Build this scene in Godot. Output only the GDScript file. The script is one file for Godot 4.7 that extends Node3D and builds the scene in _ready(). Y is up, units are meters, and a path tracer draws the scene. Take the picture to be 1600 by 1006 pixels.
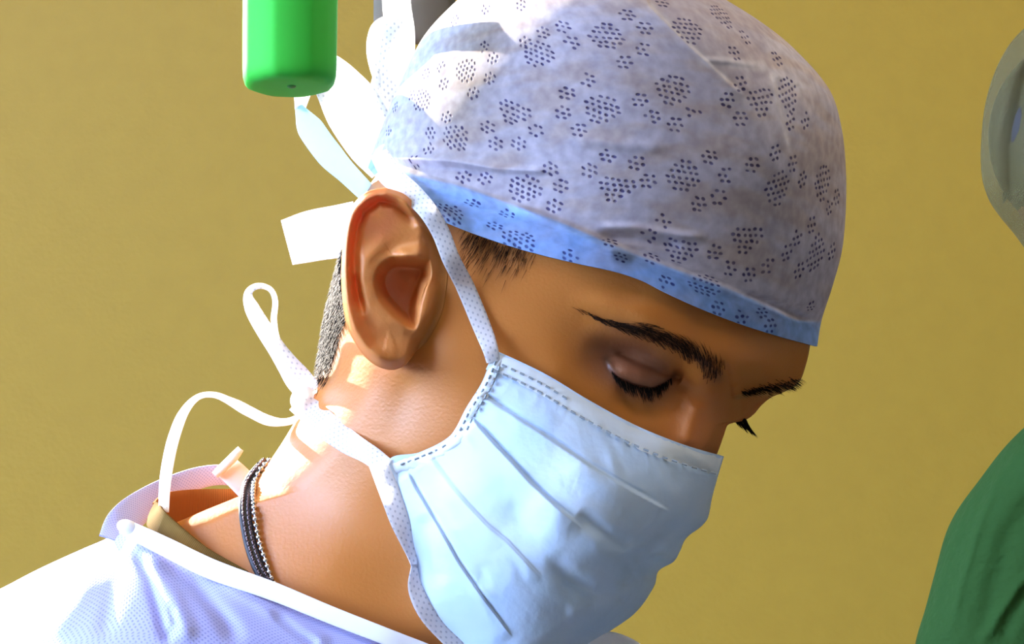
extends Node3D
# A masked surgeon in a patterned blue cap looks down in front of a mustard wall; sun falls on his back through an unseen window at the left.

const K := 0.00023          # metres in one unit of the drawing grid at the plane of the head (z = 0)
const EYE := 1.6            # distance of the camera from that plane
const EYE_Y := 1.5          # height of the camera
const DP := EYE / K

var rng := RandomNumberGenerator.new()

# ---------------------------------------------------------------- helpers: numbers
# drawing-grid point (x to the right, y down, z towards the camera) to metres
func at(u: float, v: float, z: float) -> Vector3:
	var f := K * (1.0 - z / DP)
	return Vector3((u - 800.0) * f, EYE_Y - (v - 503.0) * f, z * K)

func atv(p: Vector3) -> Vector3:
	return at(p.x, p.y, p.z)

class Table:                 # monotone cubic through (x, y) pairs
	var xs := PackedFloat32Array()
	var ys := PackedFloat32Array()
	var ms := PackedFloat32Array()
	func _init(pairs: Array) -> void:
		for p in pairs:
			xs.append(p[0]); ys.append(p[1])
		var n := xs.size()
		var d := PackedFloat32Array()
		for i in n - 1:
			d.append((ys[i + 1] - ys[i]) / (xs[i + 1] - xs[i]))
		ms.resize(n)
		ms[0] = d[0]; ms[n - 1] = d[n - 2]
		for i in range(1, n - 1):
			ms[i] = 0.0 if d[i - 1] * d[i] <= 0.0 else 2.0 * d[i - 1] * d[i] / (d[i - 1] + d[i])
	func f(x: float) -> float:
		var n := xs.size()
		if x <= xs[0]: return ys[0]
		if x >= xs[n - 1]: return ys[n - 1]
		var i := xs.bsearch(x) - 1
		if i < 0: i = 0
		var h := xs[i + 1] - xs[i]
		var t := (x - xs[i]) / h
		var t2 := t * t
		var t3 := t2 * t
		return (2 * t3 - 3 * t2 + 1) * ys[i] + (t3 - 2 * t2 + t) * h * ms[i] + (3 * t2 - 2 * t3) * ys[i + 1] + (t3 - t2) * h * ms[i + 1]

class Relief:                # thin-plate spline through (x, y, height) points, kept on a coarse grid and read back smoothly
	var x0 := 0.0
	var y0 := 0.0
	var step := 16.0
	var w := 0
	var h := 0
	var g := PackedFloat32Array()
	func _init(pts: Array, x_from: float, y_from: float, x_to: float, y_to: float, every := 16.0) -> void:
		var n := pts.size()
		var m := n + 3
		var a := []
		for i in m:
			var row := PackedFloat64Array()
			row.resize(m + 1)
			a.append(row)
		for i in n:
			for j in n:
				var dx: float = (pts[i][0] - pts[j][0]) * 0.01
				var dy: float = (pts[i][1] - pts[j][1]) * 0.01
				var r2 := dx * dx + dy * dy
				a[i][j] = (r2 * log(r2) if r2 > 1e-9 else 0.0) + (0.02 if i == j else 0.0)
			a[i][n] = 1.0; a[i][n + 1] = pts[i][0] * 0.01; a[i][n + 2] = pts[i][1] * 0.01
			a[n][i] = 1.0; a[n + 1][i] = pts[i][0] * 0.01; a[n + 2][i] = pts[i][1] * 0.01
			a[i][m] = pts[i][2]
		for c in m:
			var best := c
			for r in range(c + 1, m):
				if absf(a[r][c]) > absf(a[best][c]): best = r
			if best != c:
				var swap = a[c]; a[c] = a[best]; a[best] = swap
			var pc: PackedFloat64Array = a[c]
			for r in range(c + 1, m):
				var pr: PackedFloat64Array = a[r]
				var k := pr[c] / pc[c]
				if k == 0.0: continue
				for q in range(c, m + 1):
					pr[q] -= k * pc[q]
				a[r] = pr
		var s := PackedFloat64Array()
		s.resize(m)
		for r in range(m - 1, -1, -1):
			var t: float = a[r][m]
			for q in range(r + 1, m):
				t -= a[r][q] * s[q]
			s[r] = t / a[r][r]
		x0 = x_from; y0 = y_from; step = every
		w = int((x_to - x_from) / every) + 2
		h = int((y_to - y_from) / every) + 2
		g.resize(w * h)
		for j in h:
			for i in w:
				var x := (x0 + i * step) * 0.01
				var y := (y0 + j * step) * 0.01
				var t := s[n] + s[n + 1] * x + s[n + 2] * y
				for q in n:
					var dx: float = x - pts[q][0] * 0.01
					var dy: float = y - pts[q][1] * 0.01
					var r2 := dx * dx + dy * dy
					if r2 > 1e-9: t += s[q] * r2 * log(r2)
				g[j * w + i] = t
	static func cub(a: float, b: float, c: float, d: float, t: float) -> float:
		return b + 0.5 * t * (c - a + t * (2 * a - 5 * b + 4 * c - d + t * (3 * (b - c) + d - a)))
	func f(x: float, y: float) -> float:
		var fx := clampf((x - x0) / step, 1.0, w - 3.001)
		var fy := clampf((y - y0) / step, 1.0, h - 3.001)
		var i := int(fx)
		var j := int(fy)
		var tx := fx - i
		var o := (j - 1) * w + i - 1
		var a := cub(g[o], g[o + 1], g[o + 2], g[o + 3], tx)
		o += w
		var b := cub(g[o], g[o + 1], g[o + 2], g[o + 3], tx)
		o += w
		var c := cub(g[o], g[o + 1], g[o + 2], g[o + 3], tx)
		o += w
		var d := cub(g[o], g[o + 1], g[o + 2], g[o + 3], tx)
		return cub(a, b, c, d, fy - j)

class Stroke:                # one sculpting stroke: a ridge or groove (side 0), or a step raised on one side of the line
	var p: Array
	var w: float
	var amp: float
	var side: float
	var edge: float
	var box: Rect2
	var taper: float
	func _init(points: Array, width: float, amount: float, which := 0.0, sharp := 2.0, ends := 0.2) -> void:
		p = points; w = width; amp = amount; side = which; edge = sharp; taper = ends
		box = Rect2(p[0], Vector2.ZERO)
		for q in p: box = box.expand(q)
		box = box.grow(w * (2.6 if side == 0.0 else 4.0))
	func f(u: float, v: float) -> float:
		var q := Vector2(u, v)
		if not box.has_point(q): return 0.0
		var best := 1e9
		var sgn := 1.0
		var along := 0.0
		var n := p.size() - 1
		for i in n:
			var a: Vector2 = p[i]
			var ab: Vector2 = p[i + 1] - a
			var t := clampf((q - a).dot(ab) / ab.length_squared(), 0.0, 1.0)
			var d := (q - a - ab * t).length_squared()
			if d < best:
				best = d
				sgn = ab.x * (v - a.y) - ab.y * (u - a.x)
				along = (i + t) / n
		var d1 := sqrt(best)
		var k := amp
		if taper > 0.0:
			k *= smoothstep(0.0, taper, along) * smoothstep(0.0, taper, 1.0 - along)
		if side == 0.0:
			return k * exp(-best / (w * w))
		var e := d1 * signf(sgn) * side
		if e > 0.0:
			return k * exp(-e / w) * (0.5 + 0.5 * smoothstep(0.0, edge, e))
		return k * 0.5 * (1.0 - smoothstep(0.0, edge, -e))

func carve(list: Array, u: float, v: float) -> float:
	var s := 0.0
	for k in list:
		s += k.f(u, v)
	return s

# points spaced evenly along a smooth line through the given ones (Vector2 or Vector3)
func spline3(pts: Array, n: int) -> PackedVector3Array:
	var c := Curve3D.new()
	c.bake_interval = 2.0
	for i in pts.size():
		var a: Vector3 = pts[maxi(i - 1, 0)]
		var b: Vector3 = pts[mini(i + 1, pts.size() - 1)]
		var p: Vector3 = pts[i]
		var d := (b - a).normalized()
		c.add_point(p, -d * p.distance_to(a) * 0.33, d * p.distance_to(b) * 0.33)
	var out := PackedVector3Array()
	var total := c.get_baked_length()
	for i in n:
		out.append(c.sample_baked(total * i / (n - 1), true))
	return out

func spline2(pts: Array, n: int) -> PackedVector2Array:
	var q := []
	for p in pts: q.append(Vector3(p.x, p.y, 0))
	var out := PackedVector2Array()
	for p in spline3(q, n): out.append(Vector2(p.x, p.y))
	return out

func row_at(a: PackedVector2Array, t: float) -> Vector2:
	var x := clampf(t, 0, 1) * (a.size() - 1)
	var i := mini(int(x), a.size() - 2)
	return a[i].lerp(a[i + 1], x - i)

# ---------------------------------------------------------------- helpers: meshes
class Soup:                  # collects indexed surfaces into one mesh
	var v := PackedVector3Array()
	var n := PackedVector3Array()
	var uv := PackedVector2Array()
	var c := PackedColorArray()
	var ix := PackedInt32Array()
	func put(p: PackedVector3Array, nu: int, nv: int, wrap: bool, flip: bool, uvs := PackedVector2Array(), cols := PackedColorArray(), tint := Color.WHITE) -> void:
		var o := v.size()
		var nn := PackedVector3Array()
		nn.resize(p.size())
		var tri := PackedInt32Array()
		for j in nv - 1:
			for i in (nu if wrap else nu - 1):
				var a := j * nu + i
				var b := j * nu + (i + 1) % nu
				var d := a + nu
				var e := b + nu
				for t in ([[a, b, e], [a, e, d]] if not flip else [[a, e, b], [a, d, e]]):
					var nrm := (p[t[2]] - p[t[0]]).cross(p[t[1]] - p[t[0]])
					nn[t[0]] += nrm; nn[t[1]] += nrm; nn[t[2]] += nrm
					tri.append(o + t[0]); tri.append(o + t[1]); tri.append(o + t[2])
		for i in nn.size():
			nn[i] = nn[i].normalized()
		v.append_array(p); n.append_array(nn); ix.append_array(tri)
		if uvs.size() == p.size(): uv.append_array(uvs)
		else:
			var z := PackedVector2Array(); z.resize(p.size()); uv.append_array(z)
		if cols.size() == p.size(): c.append_array(cols)
		else:
			var z2 := PackedColorArray(); z2.resize(p.size()); z2.fill(tint); c.append_array(z2)
	func mesh() -> ArrayMesh:
		var a := []
		a.resize(Mesh.ARRAY_MAX)
		a[Mesh.ARRAY_VERTEX] = v; a[Mesh.ARRAY_NORMAL] = n; a[Mesh.ARRAY_TEX_UV] = uv; a[Mesh.ARRAY_COLOR] = c; a[Mesh.ARRAY_INDEX] = ix
		var m := ArrayMesh.new()
		m.add_surface_from_arrays(Mesh.PRIMITIVE_TRIANGLES, a)
		return m

func obj(called: String, m: Mesh, mat: Material, parent: Node = self, label := "", kind := "") -> MeshInstance3D:
	var o := MeshInstance3D.new()
	o.name = called
	o.mesh = m
	o.material_override = mat
	if label: o.set_meta("label", label)
	if kind: o.set_meta("kind", kind)
	parent.add_child(o, true)
	return o

func thing(called: String, label: String, category: String, where := Vector3.ZERO) -> Node3D:
	var o := Node3D.new()
	o.name = called
	o.position = where
	o.set_meta("label", label); o.set_meta("category", category)
	add_child(o, true)
	return o

func mat(c: Color, rough := 0.8, spec := 0.5) -> StandardMaterial3D:
	var m := StandardMaterial3D.new()
	m.albedo_color = c
	m.roughness = rough
	m.metallic_specular = spec
	return m

func lin(r: float, g: float, b: float) -> Color:
	return Color(r / 255.0, g / 255.0, b / 255.0).srgb_to_linear()

func noise_tex(freq: float, size := 512, octaves := 4, seed_ := 1, lo := Color.BLACK, hi := Color.WHITE) -> NoiseTexture2D:
	var f := FastNoiseLite.new()
	f.seed = seed_; f.frequency = freq; f.fractal_octaves = octaves
	var t := NoiseTexture2D.new()
	t.width = size; t.height = size; t.seamless = true; t.noise = f
	var r := Gradient.new()
	r.set_color(0, lo); r.set_color(1, hi)
	t.color_ramp = r
	return t

# A closed skin of stacked rings. Ring t runs from L(t) to R(t) along the front, then back along the far side.
func loft(nt: int, nf: int, nb: int, L: PackedVector2Array, R: PackedVector2Array, bow: Callable, zf: Callable, zl: Table, zr: Table, back: Table, roll_l: Table, roll_r: Table, ease := 0.6) -> Dictionary:
	var P := PackedVector3Array()
	var Q := PackedVector3Array()
	for j in nt:
		var t := float(j) / (nt - 1)
		var l := row_at(L, t)
		var r := row_at(R, t)
		var wide := l.distance_to(r)
		var el := zl.f(t)
		var er := zr.f(t)
		var rl := roll_l.f(t)
		var rr := roll_r.f(t)
		var bk := back.f(t)
		for i in nf:
			var a := float(i) / (nf - 1)
			var s := lerpf(a, 0.5 - 0.5 * cos(PI * a), ease)
			var q: Vector2 = l.lerp(r, s) + bow.call(s, t)
			var kl := 1.0 - minf(s * wide / rl, 1.0)
			var kr := 1.0 - minf((1.0 - s) * wide / rr, 1.0)
			var ze := lerpf(el, er, s)
			var z: float = ze + (zf.call(q.x, q.y) - ze) * sqrt(maxf(0.0, 1.0 - kl * kl)) * sqrt(maxf(0.0, 1.0 - kr * kr))
			Q.append(Vector3(q.x, q.y, z))
			P.append(at(q.x, q.y, z))
		for i in nb:
			var a := float(i + 1) / (nb + 1)
			var s := 0.5 + 0.5 * cos(PI * a)
			var q: Vector2 = l.lerp(r, s) + bow.call(s, t)
			var z := lerpf(el, er, s) - bk * sin(PI * a)
			Q.append(Vector3(q.x, q.y, z))
			P.append(at(q.x, q.y, z))
	return {"p": P, "q": Q, "nu": nf + nb, "nv": nt}

# texture coordinates that follow the surface: lengths along the rings and across them
func surface_uv(P: PackedVector3Array, nu: int, nv: int, mid: int, scale: float) -> PackedVector2Array:
	var out := PackedVector2Array()
	out.resize(P.size())
	var y := 0.0
	for j in nv:
		if j > 0: y += P[j * nu + mid].distance_to(P[(j - 1) * nu + mid])
		var x := 0.0
		for i in range(mid, nu):
			if i > mid: x += P[j * nu + i].distance_to(P[j * nu + i - 1])
			out[j * nu + i] = Vector2(x, y) * scale
		x = 0.0
		for i in range(mid - 1, -1, -1):
			x -= P[j * nu + i].distance_to(P[j * nu + i + 1])
			out[j * nu + i] = Vector2(x, y) * scale
	return out

# A flat band with thickness swept along a line. twist in degrees turns the band about the line; 0 faces the camera.
func band(s: Soup, pts: Array, widths: Array, twists: Array, thick := 2.2, n := 60, crown := 0.12) -> void:
	var c := spline3(pts, n)
	var wt := []
	var tt := []
	for i in widths.size(): wt.append([float(i) / (widths.size() - 1), widths[i]])
	for i in twists.size(): tt.append([float(i) / (twists.size() - 1), twists[i]])
	var W := Table.new(wt)
	var T := Table.new(tt)
	var P := PackedVector3Array()
	var UV := PackedVector2Array()
	var m := 7
	var run := 0.0
	for i in n:
		var t := float(i) / (n - 1)
		var d := (c[mini(i + 1, n - 1)] - c[maxi(i - 1, 0)]).normalized()
		if i > 0: run += c[i].distance_to(c[i - 1])
		var side := d.cross(Vector3(0, 0, 1))
		side = side.normalized() if side.length() > 0.05 else Vector3(1, 0, 0)
		side = side.rotated(d, deg_to_rad(T.f(t)))
		var up := side.cross(d).normalized()
		if up.z < 0 and absf(T.f(t)) < 90: up = -up
		var w := W.f(t) * 0.5
		for k in m:
			var x := -1.0 + 2.0 * k / (m - 1)
			P.append(atv(c[i] + side * w * x + up * (thick * 0.5 + w * crown * (1 - x * x))))
			UV.append(Vector2(x * w / 24.0 + 0.5, run / 24.0))
		for k in m:
			var x := 1.0 - 2.0 * k / (m - 1)
			P.append(atv(c[i] + side * w * x + up * (-thick * 0.5 + w * crown * (1 - x * x))))
			UV.append(Vector2(x * w / 24.0 + 0.5, run / 24.0))
	s.put(P, 2 * m, n, true, false, UV)
	for e in [0, n - 1]:     # close the cut ends
		var cap := PackedVector3Array()
		for k in m: cap.append(P[e * 2 * m + k])
		for k in m: cap.append(P[e * 2 * m + 2 * m - 1 - k])
		s.put(cap, m, 2, false, e == 0)

func tube(s: Soup, pts: PackedVector3Array, r0: float, r1: float, sides := 8, tint := Color.WHITE, tip := false) -> void:
	var P := PackedVector3Array()
	var n := pts.size()
	for i in n:
		var d := (pts[mini(i + 1, n - 1)] - pts[maxi(i - 1, 0)]).normalized()
		var x := d.cross(Vector3(0.31, 0.2, 0.93)).normalized()
		var y := d.cross(x)
		var r := lerpf(r0, r1, float(i) / (n - 1))
		if tip and i == n - 1: r *= 0.15
		for k in sides:
			var a := TAU * k / sides
			P.append(atv(pts[i] + (x * cos(a) + y * sin(a)) * r))
	s.put(P, sides, n, true, false, PackedVector2Array(), PackedColorArray(), tint)

func ball(s: Soup, p: Vector3, r: Vector3, turn := 0.0, nu := 10, nv := 7) -> void:
	var P := PackedVector3Array()
	for j in nv:
		var b := PI * j / (nv - 1)
		for i in nu:
			var a := TAU * i / nu
			var q := Vector3(sin(b) * cos(a) * r.x, cos(b) * r.y, sin(b) * sin(a) * r.z).rotated(Vector3(0, 0, 1), turn)
			P.append(atv(p + q))
	s.put(P, nu, nv, true, false)

# a box with chamfered edges, in metres
func block(lo: Vector3, hi: Vector3, ch := 0.004) -> ArrayMesh:
	var st := SurfaceTool.new()
	st.begin(Mesh.PRIMITIVE_TRIANGLES)
	var c := (lo + hi) * 0.5
	var h := (hi - lo) * 0.5
	var rings := []
	for e in [[-1.0, true], [-1.0, false], [1.0, false], [1.0, true]]:
		var y: float = e[0] * (h.y if e[1] else h.y - ch)
		var dx := h.x - (ch if e[1] else 0.0)
		var dz := h.z - (ch if e[1] else 0.0)
		var r := []
		for q in [[-1, -1, 1, 0], [1, -1, -1, 0], [1, -1, 0, 1], [1, 1, 0, -1], [1, 1, -1, 0], [-1, 1, 1, 0], [-1, 1, 0, -1], [-1, -1, 0, 1]]:
			r.append(c + Vector3(q[0] * dx + q[2] * ch, y, q[1] * dz + q[3] * ch))
		rings.append(r)
	for j in 3:
		for i in 8:
			var a = rings[j][i]; var b = rings[j][(i + 1) % 8]; var d = rings[j + 1][i]; var e = rings[j + 1][(i + 1) % 8]
			for p in [a, b, e, a, e, d]: st.add_vertex(p)
	for i in range(1, 7):
		for p in [rings[0][0], rings[0][i + 1], rings[0][i]]: st.add_vertex(p)
		for p in [rings[3][0], rings[3][i], rings[3][i + 1]]: st.add_vertex(p)
	st.generate_normals()
	return st.commit()

# ---------------------------------------------------------------- the head: outlines and relief shared by skin, hair, cap and mask
var skin_l: Table
var skin_r: Table
var edge_l: Table
var edge_r: Table
var roll_l: Table
var roll_r: Table
var skin_relief: Relief
var face_strokes: Array
var hem: Table
var brow_line: Array
var lid_line: Array

func set_up_head() -> void:
	skin_l = Table.new([[150, 680], [200, 640], [250, 606], [300, 570], [340, 548], [380, 537], [450, 518], [500, 507], [560, 498], [605, 489], [640, 471], [680, 448], [720, 422], [745, 405], [768, 388], [780, 362], [795, 325], [810, 290], [822, 262], [850, 215], [900, 110], [1000, -40], [1120, -150]])
	skin_r = Table.new([[150, 1230], [300, 1278], [400, 1278], [480, 1272], [545, 1265], [581, 1256], [595, 1250], [606, 1238], [614, 1221], [621, 1205], [634, 1189], [645, 1180], [652, 1172], [657, 1163], [660, 1148], [664, 1137], [680, 1131], [710, 1120], [760, 1092], [800, 1070], [860, 1020], [900, 980], [950, 920], [1000, 860], [1050, 800], [1120, 780]])
	edge_l = Table.new([[150, -40], [450, -20], [600, -10], [700, 0], [768, 20], [850, 10], [1120, 0]])
	edge_r = Table.new([[150, 60], [480, 105], [545, 110], [600, 100], [640, 95], [656, 100], [663, 185], [680, 200], [710, 205], [800, 180], [1000, 100], [1120, 60]])
	roll_l = Table.new([[150, 160], [500, 110], [620, 110], [700, 110], [760, 90], [790, 60], [900, 120], [1120, 160]])
	roll_r = Table.new([[150, 140], [480, 80], [580, 60], [615, 30], [656, 20], [664, 22], [700, 30], [760, 60], [1120, 100]])
	brow_line = [Vector2(908, 487), Vector2(950, 504), Vector2(991, 515), Vector2(1019, 522), Vector2(1052, 536), Vector2(1078, 551), Vector2(1103, 570), Vector2(1122, 590)]
	lid_line = [Vector2(947, 561), Vector2(954, 577), Vector2(966, 591), Vector2(991, 602), Vector2(1017, 607), Vector2(1040, 598), Vector2(1053, 588)]
	skin_relief = Relief.new([
		[680, 200, 240], [950, 180, 300], [1130, 250, 262], [1240, 400, 165], [800, 300, 285],
		[800, 400, 297], [900, 440, 310], [1000, 460, 302], [1100, 500, 272], [1180, 530, 228], [1240, 545, 165], [760, 480, 292], [830, 500, 303], [900, 520, 299],
		[930, 495, 304], [1000, 515, 304], [1060, 535, 290], [1110, 570, 264], [1165, 585, 224], [1210, 595, 165],
		[935, 560, 286], [980, 560, 276], [1010, 575, 270], [1040, 580, 256], [1062, 592, 236], [950, 600, 290], [1010, 618, 272], [1050, 622, 252],
		[1090, 615, 238], [1090, 660, 252], [1112, 690, 240], [1060, 670, 268], [1075, 710, 272], [1130, 640, 205], [1165, 640, 120], [1190, 620, 112],
		[870, 580, 311], [900, 630, 311], [960, 650, 298], [1000, 680, 292], [850, 660, 312], [800, 600, 304], [780, 700, 300],
		[700, 560, 286], [690, 640, 272], [655, 700, 250], [740, 680, 290],
		[610, 440, 245], [560, 450, 190], [545, 520, 160], [600, 560, 225], [640, 600, 245],
		[560, 620, 185], [520, 700, 155], [560, 760, 182], [480, 760, 130], [620, 800, 205], [640, 900, 200], [520, 880, 178], [440, 860, 145], [410, 800, 105], [700, 950, 220],
		[340, 840, 95], [300, 840, 80], [380, 900, 140], [300, 950, 160], [150, 950, 120], [0, 1050, 100],
		[800, 800, 292], [950, 800, 290], [1050, 780, 250], [900, 920, 240], [800, 950, 240], [850, 1050, 160], [600, 1050, 200]], -200, 120, 1340, 1160)
	face_strokes = [
		Stroke.new([Vector2(955, 543), Vector2(977, 556), Vector2(1005, 570), Vector2(1036, 582), Vector2(1056, 587)], 4.5, -5.0),
		Stroke.new([Vector2(952, 562), Vector2(975, 578), Vector2(1005, 589), Vector2(1045, 588)], 17.0, 12.0, 0.0, 2.0, 0.4),
		Stroke.new(lid_line, 10.0, 7.0, -1.0, 3.0, 0.12),
		Stroke.new([Vector2(1048, 586), Vector2(1058, 588), Vector2(1066, 592)], 8.0, -12.0),
		Stroke.new([Vector2(905, 545), Vector2(950, 545), Vector2(1010, 552), Vector2(1060, 578)], 18.0, -9.0, 0.0, 2.0, 0.35),
		Stroke.new(brow_line, 24.0, 7.0),
		Stroke.new([Vector2(950, 615), Vector2(1000, 640), Vector2(1050, 642), Vector2(1078, 622)], 15.0, -6.0),
		Stroke.new([Vector2(1092, 625), Vector2(1082, 660), Vector2(1072, 700)], 15.0, 6.0),
		Stroke.new([Vector2(1142, 622), Vector2(1165, 618), Vector2(1190, 615), Vector2(1240, 612)], 26.0, 20.0, -1.0, 4.0, 0.15),
		Stroke.new([Vector2(880, 466), Vector2(940, 472), Vector2(1000, 485), Vector2(1060, 508)], 18.0, 8.0, 0.0, 2.0, 0.45),
		Stroke.new([Vector2(638, 575), Vector2(632, 610), Vector2(622, 660), Vector2(605, 720)], 20.0, -3.0, 0.0, 2.0, 0.5),
		Stroke.new([Vector2(1128, 565), Vector2(1142, 585), Vector2(1150, 605)], 6.0, -3.0),
	]
	hem = Table.new([[575, 262], [600, 290], [640, 320], [700, 349], [760, 372], [830, 394], [900, 411], [960, 424], [1000, 437], [1040, 457], [1100, 484], [1160, 507], [1220, 526], [1275, 541]])

func skin_top(u: float, v: float) -> float:
	var z := skin_relief.f(u, v) + carve(face_strokes, u, v)
	return z - 16.0 * smoothstep(4.0, 30.0, hem.f(u) - v)

func skin_z(u: float, v: float) -> float:       # with the turn towards the outlines
	var kl := 1.0 - clampf((u - skin_l.f(v)) / roll_l.f(v), 0, 1)
	var kr := 1.0 - clampf((skin_r.f(v) - u) / roll_r.f(v), 0, 1)
	var s := clampf((u - skin_l.f(v)) / (skin_r.f(v) - skin_l.f(v)), 0, 1)
	var ze := lerpf(edge_l.f(v), edge_r.f(v), s)
	return ze + (skin_top(u, v) - ze) * sqrt(maxf(0, 1 - kl * kl)) * sqrt(maxf(0, 1 - kr * kr))

func near_line(line: Array, u: float, v: float) -> float:
	var best := 1e9
	for i in line.size() - 1:
		var a: Vector2 = line[i]
		var ab: Vector2 = line[i + 1] - a
		var t := clampf((Vector2(u, v) - a).dot(ab) / ab.length_squared(), 0, 1)
		best = minf(best, (Vector2(u, v) - a - ab * t).length())
	return best

func skin_color(u: float, v: float) -> Color:
	var c := lin(186, 114, 46)
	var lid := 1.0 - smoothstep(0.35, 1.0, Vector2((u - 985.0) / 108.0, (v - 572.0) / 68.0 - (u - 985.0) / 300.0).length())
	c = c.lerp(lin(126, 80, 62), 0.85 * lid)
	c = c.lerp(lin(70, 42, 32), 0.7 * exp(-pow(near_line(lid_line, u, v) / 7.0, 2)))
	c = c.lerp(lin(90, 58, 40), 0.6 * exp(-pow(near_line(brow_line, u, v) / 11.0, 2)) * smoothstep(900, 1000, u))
	c = c.lerp(lin(176, 100, 58), 0.5 * smoothstep(980, 1100, u) * smoothstep(560, 660, v))
	var scalp := smoothstep(-2.0, 16.0, hem.f(u) - v)
	var nape := (1.0 - smoothstep(536, 560, u + (v - 450) * 0.2)) * (1.0 - smoothstep(560, 618, v))
	var burn := (1.0 - smoothstep(0.35, 1.0, Vector2((u - 775.0) / 75.0, (v - 380.0) / 85.0).length()))
	c = c.lerp(lin(38, 30, 28), maxf(maxf(scalp, nape * 0.85), burn * 0.22))
	return c

func hairs(s: Soup, root: Vector3, dir: Vector3, length: float, r: float, bend: Vector3, seg := 3) -> void:
	var p := PackedVector3Array()
	for i in seg + 1:
		var t := float(i) / seg
		p.append(root + dir * length * t + bend * length * t * t)
	tube(s, p, r, r * 0.35, 3, Color.WHITE, true)

func hair_on_skin(s: Soup, u: float, v: float, dir: Vector2, length: float, r: float, lift: float) -> void:
	r *= 0.9
	var p := PackedVector3Array()
	for i in 4:
		var t := i / 3.0
		var q := Vector2(u, v) + dir * length * t
		p.append(Vector3(q.x, q.y, skin_z(q.x, q.y) + lift * t + 0.3))
	tube(s, p, r, r * 0.4, 3, Color.WHITE, true)


func ear_strokes() -> Array:
	var groove := [Vector2(652, 356), Vector2(641, 339), Vector2(618, 318), Vector2(592, 313), Vector2(568, 329), Vector2(557, 355), Vector2(552, 395), Vector2(554, 434), Vector2(560, 467), Vector2(570, 497)]
	var rim := [Vector2(676, 388), Vector2(664, 352), Vector2(641, 319), Vector2(605, 301), Vector2(573, 310), Vector2(550, 335), Vector2(542, 380), Vector2(541, 430), Vector2(545, 475), Vector2(556, 515), Vector2(575, 545), Vector2(600, 563), Vector2(625, 566)]
	var anti := [Vector2(640, 368), Vector2(600, 378), Vector2(575, 405), Vector2(568, 440), Vector2(578, 475), Vector2(600, 500), Vector2(630, 517), Vector2(648, 520)]
	return [
		Stroke.new(rim, 11.0, 13.0, 0.0, 2.0, 0.14),
		Stroke.new(groove, 8.0, -13.0, 0.0, 2.0, 0.12),
		Stroke.new([Vector2(554, 425), Vector2(558, 455), Vector2(568, 495)], 5.0, -9.0, 0.0, 2.0, 0.3),
		Stroke.new(anti, 15.0, 8.0, 0.0, 2.0, 0.3),
		Stroke.new([Vector2(674, 392), Vector2(655, 395), Vector2(632, 399), Vector2(610, 410)], 12.0, 17.0, 0.0, 2.0, 0.4),
		Stroke.new([Vector2(684, 435), Vector2(678, 460), Vector2(672, 485), Vector2(664, 518)], 14.0, 17.0, 0.0, 2.0, 0.35),
		Stroke.new([Vector2(570, 535), Vector2(598, 552), Vector2(622, 550), Vector2(650, 530)], 24.0, 7.0, 0.0, 2.0, 0.5),
	]

func in_concha(u: float, v: float, poly: PackedVector2Array) -> float:     # how far inside the bowl of the ear, in grid units
	var d := 1e9
	for i in poly.size():
		var q := Geometry2D.get_closest_point_to_segment(Vector2(u, v), poly[i], poly[(i + 1) % poly.size()])
		d = minf(d, q.distance_to(Vector2(u, v)))
	return d if Geometry2D.is_point_in_polygon(Vector2(u, v), poly) else -d

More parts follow.
